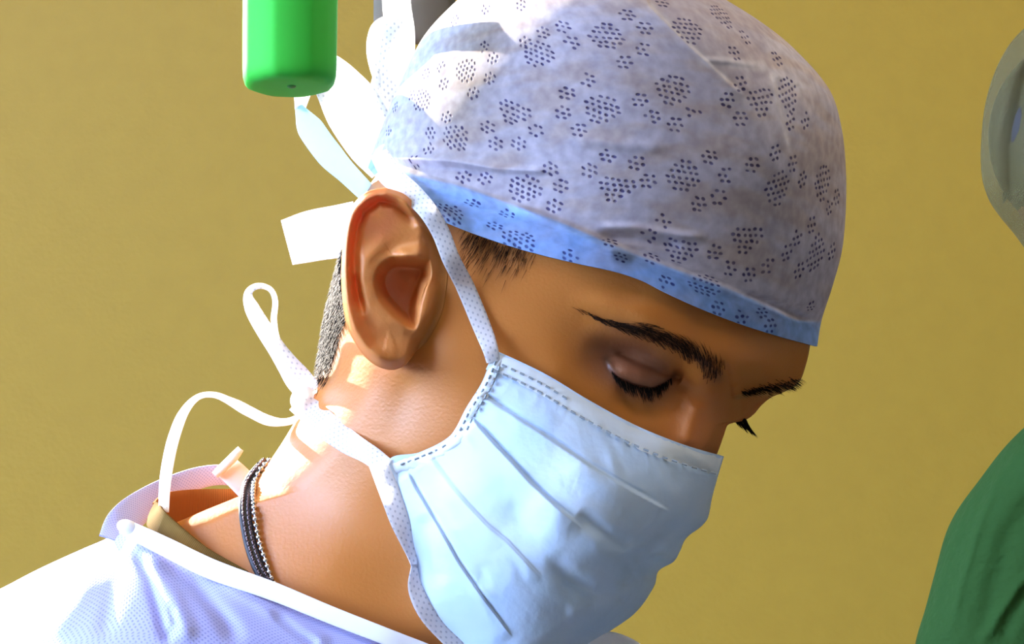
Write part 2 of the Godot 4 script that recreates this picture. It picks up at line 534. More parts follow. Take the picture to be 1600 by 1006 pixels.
func build_ear(s: Soup) -> void:
	var raw := [Vector2(603, 293), Vector2(575, 299), Vector2(552, 319), Vector2(540, 346), Vector2(535, 385), Vector2(533, 428), Vector2(535, 467), Vector2(541, 506), Vector2(553, 533), Vector2(569, 556), Vector2(589, 572), Vector2(612, 578), Vector2(631, 572), Vector2(643, 559), Vector2(650, 549), Vector2(668, 532), Vector2(690, 490), Vector2(698, 447), Vector2(700, 401), Vector2(694, 372), Vector2(678, 344), Vector2(652, 322), Vector2(631, 303), Vector2(603, 293)]
	var na := 220
	var out := spline2(raw, na + 1)
	var mid := Vector2(610, 432)
	var bowl := spline2([Vector2(670, 408), Vector2(648, 404), Vector2(618, 402), Vector2(597, 412), Vector2(586, 434), Vector2(590, 460), Vector2(605, 482), Vector2(622, 499), Vector2(646, 512), Vector2(652, 500), Vector2(655, 480), Vector2(664, 450), Vector2(672, 430), Vector2(670, 408)], 48)
	var strokes := ear_strokes()
	var P := PackedVector3Array()
	var C := PackedColorArray()
	var nr := 110
	var warm := lin(212, 136, 72)
	for j in nr + 8:
		for i in na:
			var o := out[i]
			var k := minf(float(j) / nr, 1.0)
			var p := mid.lerp(o, k)
			var front := smoothstep(652, 692, p.x) * smoothstep(300, 380, p.y) * (1.0 - smoothstep(545, 568, p.y))
			var z := 300.0 + (p.x - 610.0) * -0.06
			z = lerpf(z, skin_z(p.x, p.y) + 4.0, front * 0.9)
			z += carve(strokes, p.x, p.y) * (1.0 - 0.6 * front)
			var b := in_concha(p.x, p.y, bowl)
			z -= 46.0 * smoothstep(-4.0, 17.0, b) - 3.0 * smoothstep(-16, -2, b) * (1.0 - smoothstep(-2, 4, b))
			if b > 0: z += carve([strokes[5]], p.x, p.y) * 0.8 + 12.0 * exp(-Vector2(p.x - 642, p.y - 440).length_squared() / 300.0)
			z -= 10.0 * pow(smoothstep(0.86, 1.0, k), 2.0) * (1.0 - front)
			var att := smoothstep(634, 658, p.x) * (1.0 - smoothstep(550, 572, p.y)) * smoothstep(300, 350, p.y)
			z = lerpf(z, skin_z(p.x, p.y) + 0.5, att * smoothstep(0.78, 1.0, k))
			if j > nr:
				var a := (j - nr) / 8.0
				var inward := (mid - o).normalized()
				p = o + inward * (50.0 * a * a - 2.0 * sin(PI * a)) 
				z -= 6.0 + 34.0 * sin(a * PI * 0.5) + 40.0 * a
			P.append(at(p.x, p.y, z))
			var red := 0.4 * (1.0 - smoothstep(0.0, 26.0, absf(Vector2(p.x - 590, (p.y - 335) * 0.8).length() - 20.0))) + 0.5 * smoothstep(0, 20, b)
			var tint := warm.lerp(lin(196, 98, 72), clampf(red, 0, 0.8))
			var joined_on := smoothstep(640, 664, p.x) * (1.0 - smoothstep(548, 572, p.y)) * smoothstep(300, 350, p.y) * smoothstep(0.6, 0.95, k)
			C.append(tint.lerp(skin_color(p.x, p.y), joined_on))
	s.put(P, na, nr + 8 + 1 - 1, true, true, PackedVector2Array(), C)

func build_body(person: Node3D) -> void:
	var s := Soup.new()
	var L := PackedVector2Array()
	var R := PackedVector2Array()
	var vs := []
	var v := 160.0
	while v < 1110.0:
		vs.append(v)
		v += 6.0 if v < 340 else (1.1 if v > 600 and v < 670 else 2.2)
	for y in vs:
		L.append(Vector2(skin_l.f(y), y)); R.append(Vector2(skin_r.f(y), y))
	var conv := func(tb: Table) -> Table:
		var a := []
		var n := vs.size()
		for i in range(0, n, 3): a.append([float(i) / (n - 1), tb.f(vs[i])])
		return Table.new(a)
	var under_ear := func(u: float, v: float) -> float:      # the head falls back behind the bowl of the ear
		return skin_top(u, v) - 62.0 * (1.0 - smoothstep(0.72, 0.95, Vector2((u - 613.0) / 72.0, (v - 436.0) / 135.0).length()))
	var d := loft(vs.size(), 330, 40, L, R, func(_s, _t): return Vector2.ZERO, under_ear, conv.call(edge_l), conv.call(edge_r), Table.new([[0, 200], [0.15, 300], [0.4, 290], [0.55, 190], [0.65, 150], [0.8, 260], [1, 300]]), conv.call(roll_l), conv.call(roll_r), 0.45)
	var C := PackedColorArray()
	var n_at := 0
	for q in d.q:
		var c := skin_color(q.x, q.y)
		if n_at % d.nu >= 330: c = c.lerp(lin(38, 30, 28), 1.0 - smoothstep(560, 620, q.y))
		C.append(c)
		n_at += 1
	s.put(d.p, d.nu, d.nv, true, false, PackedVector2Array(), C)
	# close the crown and the trunk
	for e in [0, d.nv - 1]:
		var ring := PackedVector3Array()
		var col := PackedColorArray()
		var m := Vector3.ZERO
		for i in d.nu: m += d.p[e * d.nu + i] / d.nu
		for i in d.nu:
			ring.append(d.p[e * d.nu + i]); col.append(lin(38, 30, 28))
		for i in d.nu:
			ring.append(m + Vector3(0, 0.012 if e == 0 else 0.0, 0)); col.append(lin(38, 30, 28))
		s.put(ring, d.nu, 2, true, e == 0, PackedVector2Array(), col)
	build_ear(s)
	var m := mat(Color.WHITE, 0.46, 0.5)
	m.vertex_color_use_as_albedo = true
	m.subsurf_scatter_enabled = true
	m.subsurf_scatter_strength = 0.1
	m.heightmap_enabled = true
	m.heightmap_texture = noise_tex(0.05, 512, 3, 5)
	m.heightmap_scale = 0.008
	m.uv1_triplanar = true
	m.uv1_scale = Vector3.ONE * 22.0
	obj("body", s.mesh(), m, person, "brown skinned head, ear and neck, face bent down with lowered eyelids")

func build_hair(person: Node3D) -> void:
	rng.seed = 11
	var dark := mat(Color(0.12, 0.08, 0.06), 0.6, 0.2)
	var brow_hair := mat(Color(0.20, 0.14, 0.11), 0.7, 0.2)
	var lash := mat(Color(0.05, 0.035, 0.03), 0.7, 0.2)
	var s := Soup.new()
	for i in 3000:           # cropped hair at the nape
		var v := rng.randf_range(310, 612)
		var u := skin_l.f(v) + pow(rng.randf(), 1.3) * lerpf(60, 22, smoothstep(330, 600, v))
		if rng.randf() < smoothstep(540, 615, v): continue
		var z := skin_z(u, v)
		hairs(s, Vector3(u, v, z - 1), Vector3(-0.55, 0.75, 0.25).normalized(), rng.randf_range(7, 13), 0.75, Vector3(rng.randf_range(-0.2, 0.25), 0.25, rng.randf_range(-0.3, 0.3)), 2)
	for i in 900:            # the back of the head, away from us
		var v := rng.randf_range(310, 600)
		var a := rng.randf()
		hairs(s, Vector3(skin_l.f(v) + a * a * 120, v, edge_l.f(v) - a * 150), Vector3(-0.6, 0.75, -0.3).normalized(), rng.randf_range(8, 13), 0.8, Vector3.ZERO, 2)
	obj("cropped_hair", s.mesh(), dark, person, "short black hair cropped at the nape", "stuff")
	s = Soup.new()
	for i in 400:           # sideburn below the hem of the cap
		var u := rng.randf_range(722, 850)
		var v := hem.f(u) + rng.randf_range(-12, 75) * rng.randf()
		var keep := 1.0 - smoothstep(0.3, 1.0, Vector2((u - 772) / 78.0, (v - 385) / 75.0).length())
		if rng.randf() > keep: continue
		hair_on_skin(s, u, v, Vector2(-0.45 + (u - 770) * 0.002 + rng.randf_range(-0.12, 0.12), 0.85), rng.randf_range(14, 28), 0.36, 3.0)
	obj("sideburn", s.mesh(), brow_hair, person, "fine dark sideburn hair below the cap hem", "stuff")
	s = Soup.new()
	var line := spline2(brow_line, 60)
	for i in 760:
		var t := pow(rng.randf(), 0.8)
		if rng.randf() > smoothstep(-0.08, 0.4, t): continue
		var p := row_at(line, t)
		var d := (row_at(line, minf(t + 0.02, 1)) - row_at(line, maxf(t - 0.02, 0))).normalized()
		var nrm := Vector2(d.y, -d.x)
		var half := lerpf(4.0, 15.0, smoothstep(0.05, 0.55, t)) * (1.0 + 0.3 * smoothstep(0.75, 1.0, t))
		var off := clampf(rng.randfn(0, 0.5), -1, 1)
		p += nrm * off * half + d * rng.randf_range(-4, 4)
		var lean := lerpf(0.25, 1.1, smoothstep(0.6, 1.0, t)) - off * 0.3
		var g := (-d + nrm * lean).normalized()
		if t < 0.6: g = (-d + nrm * (0.15 - off * 0.35)).normalized()
		hair_on_skin(s, p.x, p.y, (g + Vector2(0, rng.randf_range(-0.15, 0.15))).normalized(), rng.randf_range(12, 22) * (1.0 - 0.3 * smoothstep(0.8, 1.0, t)), 0.55, 3.0)
	obj("eyebrow", s.mesh(), brow_hair, person, "near black eyebrow, thick towards the nose", "stuff")
	s = Soup.new()
	for i in 330:
		var t := rng.randf()
		var u := lerpf(1158, 1251, t)
		var v := lerpf(614, 597, t) + rng.randfn(0, 4.5) * lerpf(0.5, 1.0, t)
		u = minf(u, skin_r.f(v) - 1)
		hairs(s, Vector3(u, v, skin_z(u, v)), Vector3(0.7, 0.35, 0.35).normalized(), rng.randf_range(7, 12), 0.6, Vector3(0.1, 0.15, -0.1), 3)
	obj("eyebrow", s.mesh(), dark, person, "far black eyebrow seen edge on beyond the nose", "stuff")
	s = Soup.new()
	var lid := spline2(lid_line, 60)
	for i in 210:
		var t := 0.16 + 0.80 * rng.randf()
		var p := row_at(lid, t) + Vector2(rng.randf_range(-1, 1), rng.randf_range(-1.5, 1.5))
		hairs(s, Vector3(p.x, p.y, skin_z(p.x, p.y) + 2), Vector3(lerpf(0.35, 0.0, t) + rng.randf_range(-0.12, 0.12), 0.85, 0.4).normalized(), rng.randf_range(18, 31) * (0.35 + 0.65 * sin(PI * t)), 0.62, Vector3(0.06, -0.05, 0.15), 4)
	obj("eyelash", s.mesh(), lash, person, "lowered black lashes of the near eye", "stuff")
	s = Soup.new()
	for i in 44:
		var t := rng.randf()
		hairs(s, Vector3(lerpf(1145, 1166, t), lerpf(650, 655, t) + rng.randf_range(-2, 2), 118), Vector3(0.25 + 0.1 * t, 0.9, 0.2).normalized(), lerpf(20, 38, t) * rng.randf_range(0.7, 1.0), 1.0, Vector3(0.28, 0.0, 0.05), 5)
	obj("eyelash", s.mesh(), lash, person, "black lashes of the far eye against the wall", "stuff")

# ---------------------------------------------------------------- the cap
func holes(im: Image, w: Vector2, big: bool, per: float, turn: float) -> void:
	var rows = [2, 3, 2] if not big else [[2, 4, 5, 6, 5, 3], [3, 5, 6, 5, 4, 2], [2, 3, 5, 6, 5]][rng.randi() % 3]
	var gx := 10.0
	var gy := 8.0
	for r in rows.size():
		for k in rows[r]:
			if not big and rng.randf() < 0.06: continue
			var p := Vector2((k - (rows[r] - 1) * 0.5) * gx + (r - (rows.size() - 1) * 0.5) * 1.4, (r - (rows.size() - 1) * 0.5) * gy).rotated(turn) + Vector2(rng.randf_range(-0.9, 0.9), rng.randf_range(-0.9, 0.9))
			var c := w + p * per
			var a := rng.randf_range(2.8, 4.0) * per
			var b := rng.randf_range(1.8, 2.5) * per
			var lean := turn + rng.randf_range(-0.35, 0.1)
			var deep := rng.randf_range(0.6, 1.0)
			for y in range(int(c.y - a - 1), int(c.y + a + 2)):
				for x in range(int(c.x - a - 1), int(c.x + a + 2)):
					if x < 0 or y < 0 or x >= im.get_width() or y >= im.get_height(): continue
					var q := (Vector2(x, y) - c).rotated(-lean)
					var e := 1.0 - smoothstep(0.7, 1.15, Vector2(q.x / a, q.y / b).length())
					if e > 0.0:
						im.set_pixel(x, y, im.get_pixel(x, y).lerp(Color(0.40, 0.38, 0.56), e * deep))

func cap_clusters() -> Array:
	var big := [Vector2(842, 86), Vector2(729, 111), Vector2(659, 157), Vector2(800, 178), Vector2(711, 216), Vector2(820, 296), Vector2(700, 330), Vector2(950, 56), Vector2(1076, 49), Vector2(1127, 26), Vector2(1048, 140), Vector2(938, 170), Vector2(1188, 163), Vector2(1230, 149), Vector2(1069, 276), Vector2(964, 299), Vector2(1215, 296), Vector2(1286, 285), Vector2(1059, 394), Vector2(1167, 377), Vector2(1273, 396), Vector2(1103, 448), Vector2(812, 377)]
	var small := [Vector2(815, 10), Vector2(758, 14), Vector2(710, 32), Vector2(756, 72), Vector2(770, 91), Vector2(766, 122), Vector2(688, 105), Vector2(665, 114), Vector2(691, 132), Vector2(737, 145), Vector2(643, 146), Vector2(616, 167), Vector2(697, 183), Vector2(835, 202), Vector2(605, 204), Vector2(675, 208), Vector2(758, 199), Vector2(775, 223), Vector2(808, 223), Vector2(670, 235), Vector2(646, 254), Vector2(724, 277), Vector2(756, 280)]
	small += [Vector2(742, 318), Vector2(793, 337), Vector2(769, 354), Vector2(851, 51), Vector2(882, 42), Vector2(821, 66), Vector2(893, 68), Vector2(980, 25), Vector2(1010, 45), Vector2(1006, 77), Vector2(975, 96), Vector2(1034, 4), Vector2(1164, 60), Vector2(1146, 82), Vector2(1215, 91), Vector2(919, 126), Vector2(884, 147), Vector2(996, 157), Vector2(879, 178), Vector2(1134, 156), Vector2(1157, 131), Vector2(903, 201), Vector2(1020, 184), Vector2(1057, 194)]
	small += [Vector2(1085, 173), Vector2(1157, 185), Vector2(1234, 189), Vector2(1257, 191), Vector2(949, 245), Vector2(991, 255), Vector2(1110, 245), Vector2(1178, 257), Vector2(1208, 241), Vector2(1239, 255), Vector2(922, 268), Vector2(861, 264), Vector2(1131, 275), Vector2(1013, 283), Vector2(875, 290), Vector2(1255, 282), Vector2(1308, 306), Vector2(1122, 306), Vector2(1092, 322), Vector2(1297, 325), Vector2(870, 322), Vector2(1038, 347)]
	small += [Vector2(1009, 367), Vector2(1120, 394), Vector2(1139, 422), Vector2(1170, 431), Vector2(1197, 415), Vector2(1230, 398), Vector2(1247, 424), Vector2(1266, 354), Vector2(1243, 370), Vector2(1299, 394), Vector2(1266, 480), Vector2(1014, 401), Vector2(955, 377), Vector2(972, 400), Vector2(889, 398), Vector2(1125, 480), Vector2(1158, 497), Vector2(1190, 488), Vector2(1202, 511), Vector2(1045, 441)]
	return [big, small]

var cap_relief: Relief
var cap_strokes: Array

func cap_top(u: float, v: float) -> float:
	return cap_relief.f(u, v) + carve(cap_strokes, u, v)

func build_cap(person: Node3D) -> void:
	cap_relief = Relief.new([[600, 235, 225], [660, 150, 235], [700, 250, 268], [720, 40, 225], [800, 120, 300], [800, 300, 305], [900, 0, 280], [950, 150, 338], [950, 300, 338], [1060, 50, 290], [1060, 200, 330], [1100, 320, 316], [1180, 120, 262], [1200, 260, 282], [1200, 400, 255], [1270, 450, 180], [1280, 300, 205],
		[640, 318, 268], [700, 348, 292], [760, 372, 304], [830, 395, 312], [900, 412, 322], [1000, 438, 316], [1100, 485, 288], [1200, 520, 226], [1275, 541, 140], [900, -90, 200], [860, 350, 322]], 540, -140, 1360, 600)
	cap_strokes = [
		# the turned-up hem: proud of the cap, with a puff in its middle
		Stroke.new([Vector2(597, 243), Vector2(650, 272), Vector2(720, 290), Vector2(800, 318), Vector2(880, 346), Vector2(960, 382), Vector2(1056, 420), Vector2(1125, 445), Vector2(1205, 480), Vector2(1250, 499)], 40.0, 9.0, 1.0, 4.0, 0.08),
		Stroke.new([Vector2(790, 318), Vector2(860, 350), Vector2(930, 382), Vector2(990, 408)], 11.0, 17.0),
		Stroke.new([Vector2(597, 243), Vector2(640, 248), Vector2(700, 250), Vector2(780, 264), Vector2(870, 268)], 5.0, 7.0, 0.0, 2.0, 0.1),
		Stroke.new([Vector2(610, 256), Vector2(650, 262), Vector2(710, 264), Vector2(780, 278)], 7.0, -7.0),
		Stroke.new([Vector2(598, 240), Vector2(620, 222), Vector2(660, 212)], 5.0, 6.0),
		Stroke.new([Vector2(605, 235), Vector2(640, 230), Vector2(690, 232)], 6.0, -5.0),
		# overlapping layers and seams over the crown
		Stroke.new([Vector2(1000, -30), Vector2(1017, 10), Vector2(1045, 38), Vector2(1080, 73), Vector2(1108, 98), Vector2(1136, 126), Vector2(1164, 150)], 30.0, 5.0, 1.0, 2.0, 0.1),
		Stroke.new([Vector2(1097, 93), Vector2(1140, 96), Vector2(1190, 103)], 5.0, 4.0),
		Stroke.new([Vector2(1208, 117), Vector2(1214, 150), Vector2(1220, 180), Vector2(1234, 236)], 30.0, 5.0, 1.0, 2.0, 0.15),
		Stroke.new([Vector2(1208, 117), Vector2(1230, 122), Vector2(1252, 134)], 5.0, 4.0),
		Stroke.new([Vector2(1252, 134), Vector2(1272, 190), Vector2(1297, 268)], 20.0, 6.0, 1.0, 3.0, 0.15),
		Stroke.new([Vector2(1110, -10), Vector2(1150, 35), Vector2(1185, 78), Vector2(1230, 110)], 7.0, -7.0),
		Stroke.new([Vector2(1140, -5), Vector2(1190, 55), Vector2(1250, 120)], 8.0, 5.0),
		Stroke.new([Vector2(920, 353), Vector2(990, 356), Vector2(1060, 368), Vector2(1110, 372)], 7.0, 6.0),
		Stroke.new([Vector2(930, 366), Vector2(1000, 370), Vector2(1070, 384)], 8.0, -6.0),
		Stroke.new([Vector2(1150, 455), Vector2(1190, 466), Vector2(1235, 490), Vector2(1262, 498)], 5.0, -7.0),
		Stroke.new([Vector2(1236, 484), Vector2(1254, 496), Vector2(1278, 498)], 4.0, -8.0),
		Stroke.new([Vector2(880, 215), Vector2(960, 225), Vector2(1050, 232)], 10.0, 4.0),
		Stroke.new([Vector2(760, 30), Vector2(700, 90), Vector2(655, 160)], 8.0, 4.0),
		Stroke.new([Vector2(800, 30), Vector2(740, 60), Vector2(690, 60)], 6.0, -4.0),
		Stroke.new([Vector2(1285, 140), Vector2(1300, 155), Vector2(1296, 185)], 8.0, 6.0),
	]
	var L := spline2([Vector2(575, 262), Vector2(585, 230), Vector2(600, 190), Vector2(625, 130), Vector2(660, 60), Vector2(700, 14), Vector2(760, -36), Vector2(840, -78), Vector2(915, -96)], 240)
	var R := spline2([Vector2(1277, 541), Vector2(1284, 500), Vector2(1300, 450), Vector2(1315, 395), Vector2(1321, 340), Vector2(1322, 270), Vector2(1315, 200), Vector2(1296, 140), Vector2(1240, 75), Vector2(1190, 35), Vector2(1130, -3), Vector2(1050, -50), Vector2(990, -80), Vector2(925, -96)], 240)
	var lo := L[0]
	var ro := R[0]
	var bow := func(s: float, t: float) -> Vector2:
		var u := lerpf(lo.x, ro.x, s)
		return Vector2(0, (hem.f(u) - lerpf(lo.y, ro.y, s)) * pow(1.0 - t, 1.5))
	var nf := 360
	var nt := 300
	var d := loft(nt, nf, 60, L, R, bow, cap_top, Table.new([[0, 60], [0.3, 30], [0.7, -20], [1, -40]]), Table.new([[0, 100], [0.3, 40], [0.7, 0], [1, -40]]), Table.new([[0, 320], [0.4, 330], [0.8, 200], [0.95, 60], [1, 10]]), Table.new([[0, 60], [0.15, 110], [0.5, 190], [0.8, 240], [1, 300]]), Table.new([[0, 70], [0.3, 130], [0.6, 200], [1, 300]]), 0.5)
	var P: PackedVector3Array = d.p
	var Q: PackedVector3Array = d.q
	var uv := surface_uv(P, d.nu, d.nv, 180, 1.0 / (K * 1900.0))
	for i in uv.size(): uv[i] = Vector2(uv[i].x + 0.5, 0.5 + (uv[i].y - 0.2))
	# perforations in clusters, punched where the cloth shows them
	var im := Image.create(2048, 2048, false, Image.FORMAT_RGB8)
	im.fill(Color.WHITE)
	rng.seed = 77
	var lists := cap_clusters()
	for b in 2:
		for q in lists[b]:
			var best := 1e9
			var where := Vector2.ZERO
			for j in range(0, d.nv, 2):
				for i in range(0, nf, 3):
					var p := Q[j * d.nu + i]
					var e := absf(p.x - q.x) + absf(p.y - q.y)
					if e < best:
						best = e; where = uv[j * d.nu + i]
			holes(im, where * 2048.0, b == 0, 2048.0 / 1900.0, rng.randf_range(-0.12, 0.12) + lerpf(-0.5, 0.3, clampf((q.x - 600) / 650.0, 0, 1)))
	for k in 260:            # and all over the far side
		var w := Vector2(rng.randf(), rng.randf())
		if w.x > 0.2 and w.x < 0.8: continue
		holes(im, w * 2048.0, k % 5 == 0, 2048.0 / 1900.0, rng.randf_range(-0.4, 0.4))
	var C := PackedColorArray()
	var fold := Table.new([[590, 243], [650, 274], [720, 291], [800, 320], [880, 349], [960, 384], [1056, 421], [1125, 446], [1205, 481], [1247, 500], [1290, 503]])
	var thin := lin(194, 191, 207)
	var double := lin(148, 186, 246)
	var seams := [[Vector2(1097, 95), Vector2(1140, 98), Vector2(1190, 105)], [Vector2(1017, 10), Vector2(1045, 38), Vector2(1080, 73), Vector2(1136, 126)], [Vector2(1208, 117), Vector2(1220, 180), Vector2(1234, 236)], [Vector2(1208, 119), Vector2(1252, 134)]]
	var nz := FastNoiseLite.new()
	nz.seed = 4; nz.frequency = 0.012; nz.fractal_octaves = 4
	for q in Q:
		var g := nz.get_noise_2d(q.x * 0.55, q.y * 1.4 + q.z * 0.5)
		var c := thin.lerp(lin(186, 170, 164), clampf(0.22 + g * 1.3, 0, 0.65))
		# the layers lie double left of the flap and along the seams, single beyond it
		var flap := 1014.0 + maxf(q.y - 5.0, 0.0) * 1.06
		c = c.lerp(lin(170, 164, 182), 0.55 * smoothstep(-2.0, 3.0, q.x - flap) * (1.0 - smoothstep(140.0, 175.0, q.y)) * (1.0 - smoothstep(1190, 1215, q.x)))
		for k in seams.size():
			c = c.lerp(lin(216, 216, 228), 0.5 * (1.0 - smoothstep(1.0, 9.0 if k else 13.0, near_line(seams[k], q.x, q.y))) * smoothstep(-1.0, 1.0, q.z + 20.0))
		var hemmed := smoothstep(-3.0, 3.0, q.y - fold.f(q.x))
		c = c.lerp(double, hemmed * clampf(0.9 + g * 0.5, 0, 1))
		C.append(c)
	var s := Soup.new()
	s.put(P, d.nu, d.nv, true, true, uv, C)
	# the hem turned under
	var turned := PackedVector3Array()
	for k in 4:
		for i in d.nu:
			var q := Q[i]
			var q2 := Q[d.nu * 3 + i]
			var in_ := Vector3(940, 330, 0) - q
			in_ = in_.normalized()
			turned.append(atv(q if k == 0 else q + Vector3(0, 1.0, 0) * (1.5 if k < 3 else -6.0) * minf(k, 2) * 0.6 + in_ * [0.0, 1.5, 4.0, 7.0][k]))
	s.put(turned, d.nu, 4, true, false, PackedVector2Array(), PackedColorArray(), double)
	var m := mat(Color.WHITE, 0.85, 0.3)
	m.vertex_color_use_as_albedo = true
	m.albedo_texture = ImageTexture.create_from_image(im)
	m.detail_enabled = true
	m.detail_blend_mode = BaseMaterial3D.BLEND_MODE_MUL
	m.detail_uv_layer = BaseMaterial3D.DETAIL_UV_1
	m.detail_albedo = noise_tex(0.07, 1024, 4, 21, Color(0.80, 0.79, 0.81), Color(1.0, 1.0, 1.0))
	m.heightmap_enabled = true
	m.heightmap_texture = m.albedo_texture
	m.heightmap_scale = 0.04
	m.backlight_enabled = true
	m.backlight = Color(0.35, 0.35, 0.38)
	obj("surgical_cap", s.mesh(), m, person, "pale blue surgical cap with clusters of small perforations and a bluer hem")

# ---------------------------------------------------------------- white ties
func fleece() -> StandardMaterial3D:
	var im := Image.create(64, 64, false, Image.FORMAT_RGB8)
	im.fill(Color(1, 1, 1))
	for p in [Vector2(12, 10), Vector2(44, 10), Vector2(28, 26), Vector2(60, 26), Vector2(12, 42), Vector2(44, 42), Vector2(28, 58), Vector2(60, 58)]:
		for y in 64:
			for x in 64:
				var q := Vector2(wrapf(x - p.x, -32, 32), wrapf(y - p.y, -32, 32))
				var e := 1.0 - smoothstep(2.4, 5.0, Vector2(q.x, q.y * 0.7).length())
				if e > 0: im.set_pixel(x, y, Color(1, 1, 1).lerp(Color(0.84, 0.85, 0.87), e))
	var m := mat(Color(0.93, 0.93, 0.94), 0.85, 0.3)
	m.albedo_texture = ImageTexture.create_from_image(im)
	m.heightmap_enabled = true
	m.heightmap_texture = m.albedo_texture
	m.heightmap_scale = 0.03
	m.backlight_enabled = true
	m.backlight = Color(1.0, 1.0, 1.0)
	return m

func build_ties(person: Node3D, white: StandardMaterial3D) -> void:
	var blue := mat(Color(0.58, 0.80, 0.98), 0.85, 0.3)
	blue.backlight_enabled = true
	blue.backlight = Color(0.8, 0.85, 0.9)
	var cap: Node = person.get_node("surgical_cap")
	var s := Soup.new()
	band(s, [Vector3(606, 262, 40), Vector3(580, 218, 10), Vector3(546, 160, 0), Vector3(514, 116, 0), Vector3(486, 92, -5)], [60, 84, 92, 74, 50], [5, 0, 0, -10, -30])
	band(s, [Vector3(492, 92, -6), Vector3(476, 128, -14), Vector3(468, 172, -6)], [40, 34, 22], [-20, 20, 50])
	obj("cap_tie", s.mesh(), white, cap, "wide white cap tie folded up behind the green handle")
	s = Soup.new()
	band(s, [Vector3(466, 165, -4), Vector3(486, 202, 0), Vector3(516, 243, 4), Vector3(548, 276, 10), Vector3(572, 300, 16)], [14, 42, 42, 34, 30], [40, 12, 0, 0, 0])
	obj("cap_tie", s.mesh(), blue, cap, "pale blue cap tie loop running down to the ear")
	s = Soup.new()
	band(s, [Vector3(618, -40, 30), Vector3(620, 10, 30), Vector3(624, 50, 25), Vector3(618, 115, 0), Vector3(630, 215, -40)], [44, 46, 58, 88, 84], [0, 5, 0, 0, 0])
	band(s, [Vector3(622, 36, 20), Vector3(602, 37, 12), Vector3(589, 48, 6), Vector3(584, 80, 4), Vector3(594, 118, 0), Vector3(640, 200, -50)], [22, 24, 24, 26, 38, 40], [0, 20, 25, 10, 0, 0])
	obj("cap_tie", s.mesh(), white, cap, "white cap tie loop standing up behind the cap")
	s = Soup.new()
	band(s, [Vector3(562, 352, 30), Vector3(530, 361, 12), Vector3(490, 368, 4), Vector3(448, 379, 0)], [78, 82, 80, 72], [0, 4, -4, 0], 2.2, 50, 0.05)
	obj("cap_tie", s.mesh(), white, cap, "square white end of a tie sticking out behind the ear")

func shifted(line: Array, by: Vector2) -> Array:
	var out := []
	for p in line: out.append(p + by)
	return out

